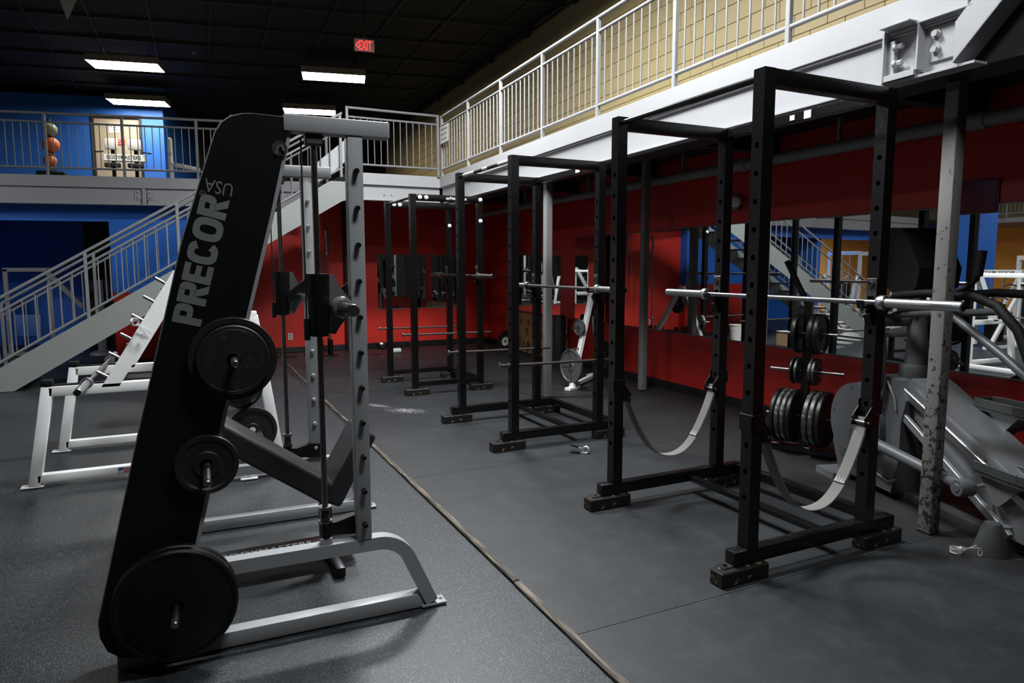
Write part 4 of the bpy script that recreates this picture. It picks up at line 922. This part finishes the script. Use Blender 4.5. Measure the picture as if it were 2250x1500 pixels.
et([(.30, -.167, .30), (.45, -.17, .15), (.58, -.167, .12), (.66, -.16, .16)], .008, 'trim_line', 'ellip_silver', body)
ep([(.10, .0), (1.56, .0), (1.56, .045), (.10, .05)], -.05, .05, 'base_beam', 'ellip_dark')
ep([(-.08, .0), (.14, .0), (.14, .05), (-.08, .05)], -.28, .28, 'front_foot', 'ellip_silver')
ep([(.58, .66), (.66, .84), (.74, .81), (1.62, .36), (1.62, .08), (1.48, .08)], -.10, .16, 'ramp_cover', 'ellip_silver')
for b in (-.135, .175):
    x = MB(); x.beam((.62, b, .76), (1.62, b, .30), .02, .05, bv=.004); x.build('ramp_track', 'chrome', t)
    x = MB(); x.beam((.60, b, .62), (1.52, b, .10), .03, .05, bv=.004); x.build('ramp_rail', 'ellip_silver', t)
    x = MB(); x.lathe([(0, 0), (.09, 0), (.085, .025), (.05, .15), (.04, .17), (0, .17)], (1.47, b * 1.45, 0), n=24, closed=False); x.build('rear_foot', 'ellip_dark', t)
ep([(1.45, .10), (1.50, .10), (1.50, .15), (1.45, .15)], -.20, .25, 'rear_bar', 'ellip_silver')
# crank link arms
for b, (h0, h1) in ((-.27, ((.40, .40), (1.32, .33))), (.29, ((.40, .52), (1.05, .62)))):
    a_ = et([(h0[0], b, h0[1]), (h1[0], b, h1[1])], .034, 'link_arm', 'ellip_grey', rs=[.04, .032])
    x = MB(); x.lathe([(0, 0), (.055, 0), (.06, .02), (.06, .09), (.05, .11), (0, .11)], (h0[0], b - .05, h0[1]), (0, 1, 0), 20, False); x.build('crank_hub', 'ellip_dark', a_)
    x = MB(); x.lathe([(0, -.004), (.02, -.004), (.025, .0), (.045, 0), (.05, .015), (.05, .085), (.04, .1), (0, .1)], (h1[0] + .02, b - .05, h1[1]), (0, 1, 0), 20, False); x.build('pivot', 'ellip_grey', a_)
    x = MB(); x.cyl((h1[0] + .02, b + .05, h1[1]), (h1[0] + .02, b + .14, h1[1] + .01), .012, 10); x.build('axle', 'ellip_silver', a_)
# foot pedals
for a0, z0, b in ((.93, .69, .20), (1.29, .40, -.10)):
    out = [(0, -.075), (.30, -.085), (.40, -.07), (.45, -.02), (.45, .03), (.40, .075), (.28, .085), (.05, .08), (0, .05)]
    x = MB(); x.prism([(a0 + p, b + q) for p, q in out], (0, 0, z0), (1, 0, 0), (0, 1, 0), .022)
    N = len(out)
    for i in range(N):
        p, q = out[i], out[(i + 1) % N]; x.beam((a0 + p[0], b + p[1], z0 + .045), (a0 + q[0], b + q[1], z0 + .045), .01, .055, bv=.003)
    pd = x.build('pedal', 'ellip_dark', t)
    x = MB(); x.prism([(a0 + .02, z0 - .005), (a0 + .30, z0 - .005), (a0 + .16, z0 - .15), (a0 + .12, z0 - .15)], (0, b + .05, 0), (1, 0, 0), (0, 0, 1), .1); x.build('pedal_bracket', 'ellip_silver', pd)
# column, console
et([(.54, .02, .80), (.545, .02, .95), (.53, .02, 1.2), (.50, .02, 1.42)], .06, 'column', 'ellip_grey', rs=[.085, .072, .06, .052])
x = MB(); x.lathe([(.05, 0), (.095, 0), (.1, .02), (.1, .10), (.092, .12), (.05, .12)], (.54, .02, .80), n=24); x.build('column_collar', 'ellip_dark', t)
con = ep([(.34, 1.80), (.40, 1.835), (.53, 1.825), (.60, 1.76), (.72, 1.56), (.70, 1.44), (.60, 1.38), (.52, 1.37), (.37, 1.46), (.34, 1.55)], -.14, .16, 'console', 'black_plastic')
ep([(.57, 1.79), (.70, 1.565), (.705, 1.57), (.577, 1.795)], -.12, .14, 'screen', 'panel_black', con)
et([(.36, -.16, 1.74), (.40, -.19, 1.62), (.38, -.18, 1.52), (.33, -.14, 1.44)], .02, 'console_handle', 'ellip_silver', con)
et([(.44, .01, 1.38), (.46, .01, 1.48)], .045, 'console_neck', 'ellip_grey', con)
for s in (-1, 1):
    b = .02 + s * .24
    x = MB(); x.cyl((.50, .02 + s * .05, 1.22), (.47, b, 1.22), .05, 18); x.build('pivot_arm', 'ellip_grey', t)
    x = MB(); x.ball((.46, b, 1.215), .06); x.build('elbow', 'ellip_grey', t)
    et([(.46, b, 1.2), (.50, b, .98), (.48, b, .78), (.40, b, .56), (.38, b * 1.1, .45)], .04, 'swing_arm', 'ellip_grey', rs=[.045, .045, .045, .036, .032])
    hb = et([(.48, b, 1.24), (.62, b, 1.385), (.90, b, 1.41), (1.26, b, 1.405), (1.42, b, 1.36), (1.56, b, 1.24), (1.66, b, 1.05)], .026, 'handlebar', 'rubber_foam')
    et([(1.06, b, 1.41), (1.20, b, 1.45), (1.27, b, 1.50), (1.295, b, 1.66)], .013, 'grip_stem', 'black_plastic', hb)
    et([(1.275, b, 1.52), (1.295, b, 1.66)], .023, 'grip', 'rubber_foam', hb)
    et([(.50, b * .7, 1.25), (1.0, b * .7, 1.30), (1.42, b * .7, 1.08), (1.62, b * .7, .96)], .024, 'support_tube', 'ellip_grey')
x = MB(); x.cyl((.64, -.10, 1.33), (.66, -.02, 1.50), .022, 12); x.build('bottle_stem', 'ellip_grey', t)

# ------------------------------------------------------------------ things along the back wall
t = thing('barbell_holder', 'black upright barbell holder by the red back wall', 'holder', (2.25, 12.45, 0))
x = MB(); x.box(2.0, 2.55, 12.3, 12.62, 0, .025, .004); x.build('base_plate', 'black_steel', t)
hs = []
for i in range(3):
    for j in range(2):
        p = (2.10 + i * .17, 12.38 + j * .16); hs.append(p); x = MB(); x.lathe([(.028, 0), (.034, 0), (.034, .26), (.028, .26)], (p[0], p[1], .025), n=16); x.build('socket', 'black_steel', t)
for k, (p, lb) in enumerate(((hs[5], 'barbell standing in the holder by the back wall, rightmost'), (hs[3], 'barbell standing in the middle of the holder by the back wall'))):
    o = copy_tree(bb2, label=lb, loc=(p[0], p[1], 1.13)); o.rotation_euler = (math.pi / 2, 0, 0)
x = MB(); x.tube([(2.573, 13.15, 2.30), (2.579, 13.12, 1.93), (2.55, 13.10, 1.85), (2.475, 13.10, 1.80), (2.45, 13.15, 1.70), (2.445, 13.17, 1.38)], .014, 8); x.build('pulldown_bar', 'rail_grey', None, 'thin bent cable bar hanging on the red back wall', 'cable bar')
t = thing('dumbbell_rest', 'low black rest with upright fins on the floor by the back wall', 'rest', (1.55, 12.5, 0))
x = MB(); x.box(1.25, 1.85, 12.42, 12.62, 0, .03, .004); x.build('base_plate', 'black_steel', t)
for X in (1.34, 1.44, 1.62): x = MB(); x.prism([(0, 0), (.05, 0), (.035, .20), (.01, .20)], (X, 12.56, .03), (1, 0, 0), (0, 0, 1), .12); x.build('fin', 'black_steel', t)
t = thing('chalk_stand', 'small steel chalk bowl stand beside the farthest rack', 'chalk stand', (3.22, 11.86, 0))
x = MB(); x.cyl((3.22, 11.86, .0), (3.22, 11.86, .015), .10, 20); x.build('base', 'bar_steel', t)
x = MB(); x.cyl((3.22, 11.86, .015), (3.22, 11.86, .12), .012, 10); x.build('stem', 'bar_steel', t)
x = MB(); x.lathe([(.0, .0), (.06, .01), (.11, .05), (.13, .11), (.124, .112), (.10, .055), (.05, .02), (0, .012)], (3.22, 11.86, .12), n=24, closed=False); x.build('bowl', 'dark_chrome', t)
x = MB(); x.cyl((3.50, 12.2, .045), (3.66, 12.24, .045), .045, 16); x.build('foam_roller', 'paper', None, 'small pale foam roller lying behind the farthest rack', 'roller')
x = MB(); x.box(WD - .05, WD - .022, 9.75, 12.2, .0, .72, .003); x.build('plywood_sheet', 'plywood', None, 'brown stained plywood sheet leaning on the red wall', 'plywood', loc=G0, rz=GA)
x = MB(); x.lathe([(0, 0), (.10, 0), (.105, .02), (.105, .76), (.09, .80), (0, .80)], (5.50, 9.55, 0), n=20, closed=False); x.build('heavy_bag', 'black_vinyl', None, 'black cylindrical bag standing by the red wall', 'bag')
lp = plate(.20, .035, 'plate_rubber', (5.50, 11.55, .185), (-.9, -.35, .25), 'dark plate with a white centre leaning on the plywood sheet', None, style=0)
x = MB(); x.lathe([(.026, .008), (.085, .008), (.085, .019), (.026, .019)], n=24); x.build('centre_ring', 'plastic_white', lp)
x = MB()
rr = random.Random(3)
for k in range(750):
    u = rr.gauss(0, 1); v = rr.gauss(0, 1); c2 = k % 3 == 0
    X, Y = (2.00 + .06 * u, 7.62 - .06 * u + .05 * v) if c2 else (2.20 + .085 * u, 7.22 - .05 * u + .07 * v)
    s = rr.uniform(.001, .0035) * (1.6 if rr.random() < .05 else 1); x._add([(X - s, Y - s, .0005), (X + s, Y - s, .0005), (X + s * rr.random(), Y + s, .0005), (X, Y, .0008 + s * .2)], [(0, 1, 2), (0, 3, 1), (1, 3, 2), (2, 3, 0)])
x.build('chalk_dust', 'chalk', None, 'white chalk dust spilled on the mat near the racks', 'chalk', kind='stuff', smooth=False)

# ------------------------------------------------------------------ upper storey things
t = thing('door_notice', 'white notice with a small black symbol on the beige door', 'sign', U0, LA, local=True)
x = MB(); x.box(-.29, -.05, .05, .058, 4.78, 5.0, .001); x.build('sheet', 'paper', t)
x = MB(); x.lathe([(.018, 0), (.03, 0), (.03, .001), (.018, .001)], (-.24, .05, 4.94), (0, -1, 0), 16); x.build('symbol', 'letter_black', t)
for k in range(3): x = MB(); x.box(-.195, -.07 - .02 * k, .0485, .05, 4.945 - k * .05, 4.962 - k * .05, 0); x.build('print_line', 'rail_grey', t)
t = thing('door_sign', 'red sign with white letters on the beige door', 'sign', U0, LA, local=True)
x = MB(); x.box(-.30, .05, .05, .058, 4.50, 4.62, .001); x.build('plate', 'letter_red', t)
text('FACS', .28, .08, (-.27, .0499, 4.52), (1, 0, 0), (0, 0, 1), 'lettering', 'letter_white', t, bold=.02)
t = thing('ball_stand', 'black medicine ball stand on the left gallery', 'stand', (-1.93, 15.05, 3.02))
x = MB(); x.cyl((-1.93, 15.2, 3.02), (-1.93, 15.2, 4.25), .03, 10); x.build('post', 'black_steel', t)
x = MB(); x.box(-2.15, -1.71, 14.95, 15.35, 3.02, 3.30, .02); x.build('base', 'black_plastic', t)
for i, (z, m, lb, X, r) in enumerate(((4.03, 'ball_green', 'olive medicine ball on top of the stand', -1.90, .12), (3.765, 'ball_orange', 'orange medicine ball in the middle of the stand', -1.90, .14), (3.48, 'ball_orange', 'orange medicine ball low on the stand', -1.93, .11))):
    x = MB(); x.cyl((-1.93, 15.2, z - r - .01), (-1.90, 15.02, z - r - .01), .06, 12); x.build('cradle', 'black_steel', t)
    x = MB(); x.ball((X, 15.0, z), r, 20); x.build('medicine_ball', m, None, lb, 'medicine ball', 'medicine balls')
def machine(name, label, loc, rz, m='machine_white', word='BODY MASTERS', h=1.9, w=.9, pad='black_vinyl', group='white weight machines'):
    t = thing(name, label, 'weight machine', loc, rz, group, local=True)
    for s in (-1, 1):
        x = MB(); x.box(s * w / 2 - .035, s * w / 2 + .035, -.035, .035, 0, h, .005); x.build('upright', m, t)
        x = MB(); x.box(s * w / 2 - .035, s * w / 2 + .035, -.9, .45, 0, .06, .005); x.build('base_rail', m, t)
        x = MB(); x.beam((s * w / 2, -.75, .05), (s * w / 2, 0, h * .72), .06, .06, up=(1, 0, 0)); x.build('brace', m, t)
        x = MB(); x.tube([(s * w * .32, -.05, h * .62), (s * w * .40, -.35, h * .66), (s * w * .34, -.58, h * .62)], .018, 8); x.build('press_arm', 'bar_steel', t)
    x = MB(); x.box(-w / 2, w / 2, -.04, .04, h - .10, h, .005); tb = x.build('top_beam', m, t)
    if word: text(word, w * .8, .06, (-w * .4, -.0402, h - .08), (1, 0, 0), (0, 0, 1), 'lettering', 'letter_black', tb, bold=.02)
    x = MB(); x.box(-.16, .16, .05, .17, .08, h * .55, .004); x.build('weight_stack', 'black_plastic', t)
    for s in (-1, 1): x = MB(); x.cyl((s * .12, .11, .06), (s * .12, .11, h - .1), .012, 8); x.build('guide_rod', 'chrome', t)
    x = MB(); x.box(-.16, .16, -.62, -.26, .44, .52, .02, 2); x.build('seat', pad, t)
    x = MB(); x.beam((0, -.24, .52), (0, -.16, 1.1), .28, .08, up=(0, 1, 0), bv=.02, seg=2); x.build('back_pad', pad, t)
    x = MB(); x.box(-.04, .04, -.5, -.42, .04, .45, .005); x.build('seat_post', m, t)
    return t
t = thing('press_machine', 'white double press machine with black letters in front of the beige door', 'weight machine', (-.81, 16.2, 3.02), LA, 'white weight machines', local=True)
x = MB(); x.box(-.38, .38, -.05, .05, .68, .82, .01); bm_ = x.build('front_beam', 'machine_white', t)
text('BODYMASTERS', .62, .075, (-.31, -.0502, .72), (1, 0, 0), (0, 0, 1), 'lettering', 'letter_black', bm_, bold=.02)
for s in (-1, 1):
    x = MB(); x.box(s * .21 - .12, s * .21 + .12, -.10, -.03, .90, 1.12, .03, 2); x.build('head_pad', 'plastic_white', t)
    x = MB(); x.box(s * .21 - .14, s * .21 + .14, -.12, .0, .55, .64, .02, 2); x.build('pad', 'black_vinyl', t)
    x = MB(); x.cyl((s * .36, -.08, .86), (s * .52, -.10, .84), .014, 10); x.build('handle', 'rubber_foam', t)
    x = MB(); x.box(s * .21 - .03, s * .21 + .03, -.02, .04, 0, .92, .005); x.build('upright', 'black_steel', t)
x = MB(); x.box(-.36, .36, -.06, .06, .0, .06, .005); x.build('base', 'black_steel', t)
t = thing('bike_seat_machine', 'pale upper part of a machine at the right end of the left gallery', 'weight machine', (.35, 14.2, 3.02), LA, 'white weight machines', local=True)
x = MB(); x.beam((-.3, 0, .42), (.15, 0, .34), .10, .07, bv=.02, seg=2); x.build('arm', 'plastic_white', t)
x = MB(); x.box(-.36, -.30, -.05, .05, 0, .9, .02); x.build('post', 'plastic_white', t)
x = MB(); x.box(-.4, .3, -.08, .08, 0, .08, .01); x.build('base', 'black_plastic', t)
# frames in the dark recess on the left
t = thing('recess_machine', 'grey tubular machine in the dark room behind the stairs', 'weight machine', (-2.2, 14.9, 0), 0, 'dim machines in the recess')
for X in (-2.75, -2.1): x = MB(); x.box(X, X + .07, 14.9, 14.97, 0, 1.55, .005); x.build('upright', 'rail_grey', t)
x = MB(); x.beam((-2.1, 14.93, 1.5), (-1.55, 14.8, .85), .08, .08); x.build('lever_arm', 'rail_grey', t)
x = MB(); x.box(-2.75, -2.03, 14.9, 14.97, 1.5, 1.57, .005); x.build('top_beam', 'rail_grey', t)
x = MB(); x.box(-2.6, -2.2, 14.7, 14.8, .35, .75, .03, 2); x.build('pad', 'pad_blue', t)
x = MB(); x.box(-2.8, -1.6, 14.85, 15.0, 0, .06, .005); x.build('base', 'rail_grey', t)
t = thing('cable_column', 'dim grey cable column in the dark room behind the stairs', 'weight machine', (-1.25, 14.4, 0), 0, 'dim machines in the recess')
x = MB(); x.box(-1.32, -1.18, 14.33, 14.47, 0, 1.35, .01); x.build('column', 'rail_grey', t)
x = MB(); x.lathe([(0, 0), (.22, 0), (.20, .05), (.08, .09), (0, .09)], (-1.25, 14.4, 0), n=20, closed=False); x.build('base', 'rail_grey', t)

# ------------------------------------------------------------------ the left side of the gym, seen only in the mirrors
x = MB(); x.box(-5.35, -4.75, 10.15, 10.75, 0, 5.75, .01); struct(x, 'wall_pillar', 'blue_wall', label='blue square pillar reflected in the mirror')
for lb, lo, rz, hh, ww in (('low white weight machine beside the blue pillar in the mirror', (-3.2, 8.75, 0), 1.57, 1.50, 1.0), ('white weight machine in front of the orange wall in the mirror', (-5.6, 14.6, 0), 1.3, 2.0, .9), ('white weight machine farther along the orange wall in the mirror', (-4.6, 12.6, 0), 1.2, 1.95, .9), ('white weight machine at the right edge of the mirror', (-5.0, 9.0, 0), 1.7, 1.8, .9), ('white weight machine farthest away in the mirror', (-8.2, 13.4, 0), 1.6, 2.0, .9)):
    machine('weight_machine', lb, lo, rz, h=hh, w=ww, word='BODY MASTERS' if hh < 1.6 else None)
w = MB(); w.box(-14, -11.2, -5, 20, 2.9, 3.04, 0); struct(w, 'floor_left_gallery', 'grey_paint', label='far left gallery floor seen in the mirror')
railing('guard_rail', 'yellowish guard rail of the far left gallery seen in the mirror', (-11.2, 0, 0), 0, [2.0 + 1.3 * k for k in range(12)], 'rail_paint')
# bucket and box under the stairs (they show in the long mirror)
t = thing('plastic_bucket', 'white plastic bucket under the stairs, seen in the mirror', 'bucket', (.96, 11.3, 0))
x = MB(); x.lathe([(0, 0), (.13, 0), (.155, .33), (.165, .335), (.165, .35), (.15, .35), (.125, .012), (0, .012)], (.96, 11.3, 0), n=26, closed=False); x.build('pail', 'bucket', t)
x = MB(); x.tube([(.96 + .165 * math.cos(a), 11.3 + .06 * math.sin(a), .33 - .16 * math.sin(a)) for a in [k * math.pi / 12 for k in range(13)]], .004, 6); x.build('handle', 'wire', t)
t = thing('plyo_box', 'low wooden box beside the stairs, seen in the mirror', 'box', (.48, 10.2, 0))
for X0, X1, Y0, Y1, Z0, Z1 in ((.25, .72, 10.0, 10.018, 0, .27), (.25, .72, 10.382, 10.40, 0, .27), (.25, .268, 10.018, 10.382, 0, .27), (.702, .72, 10.018, 10.382, 0, .27), (.24, .73, 9.99, 10.41, .27, .29)):
    x = MB(); x.box(X0, X1, Y0, Y1, Z0, Z1, .002); x.build('board', 'wood_raw', t)
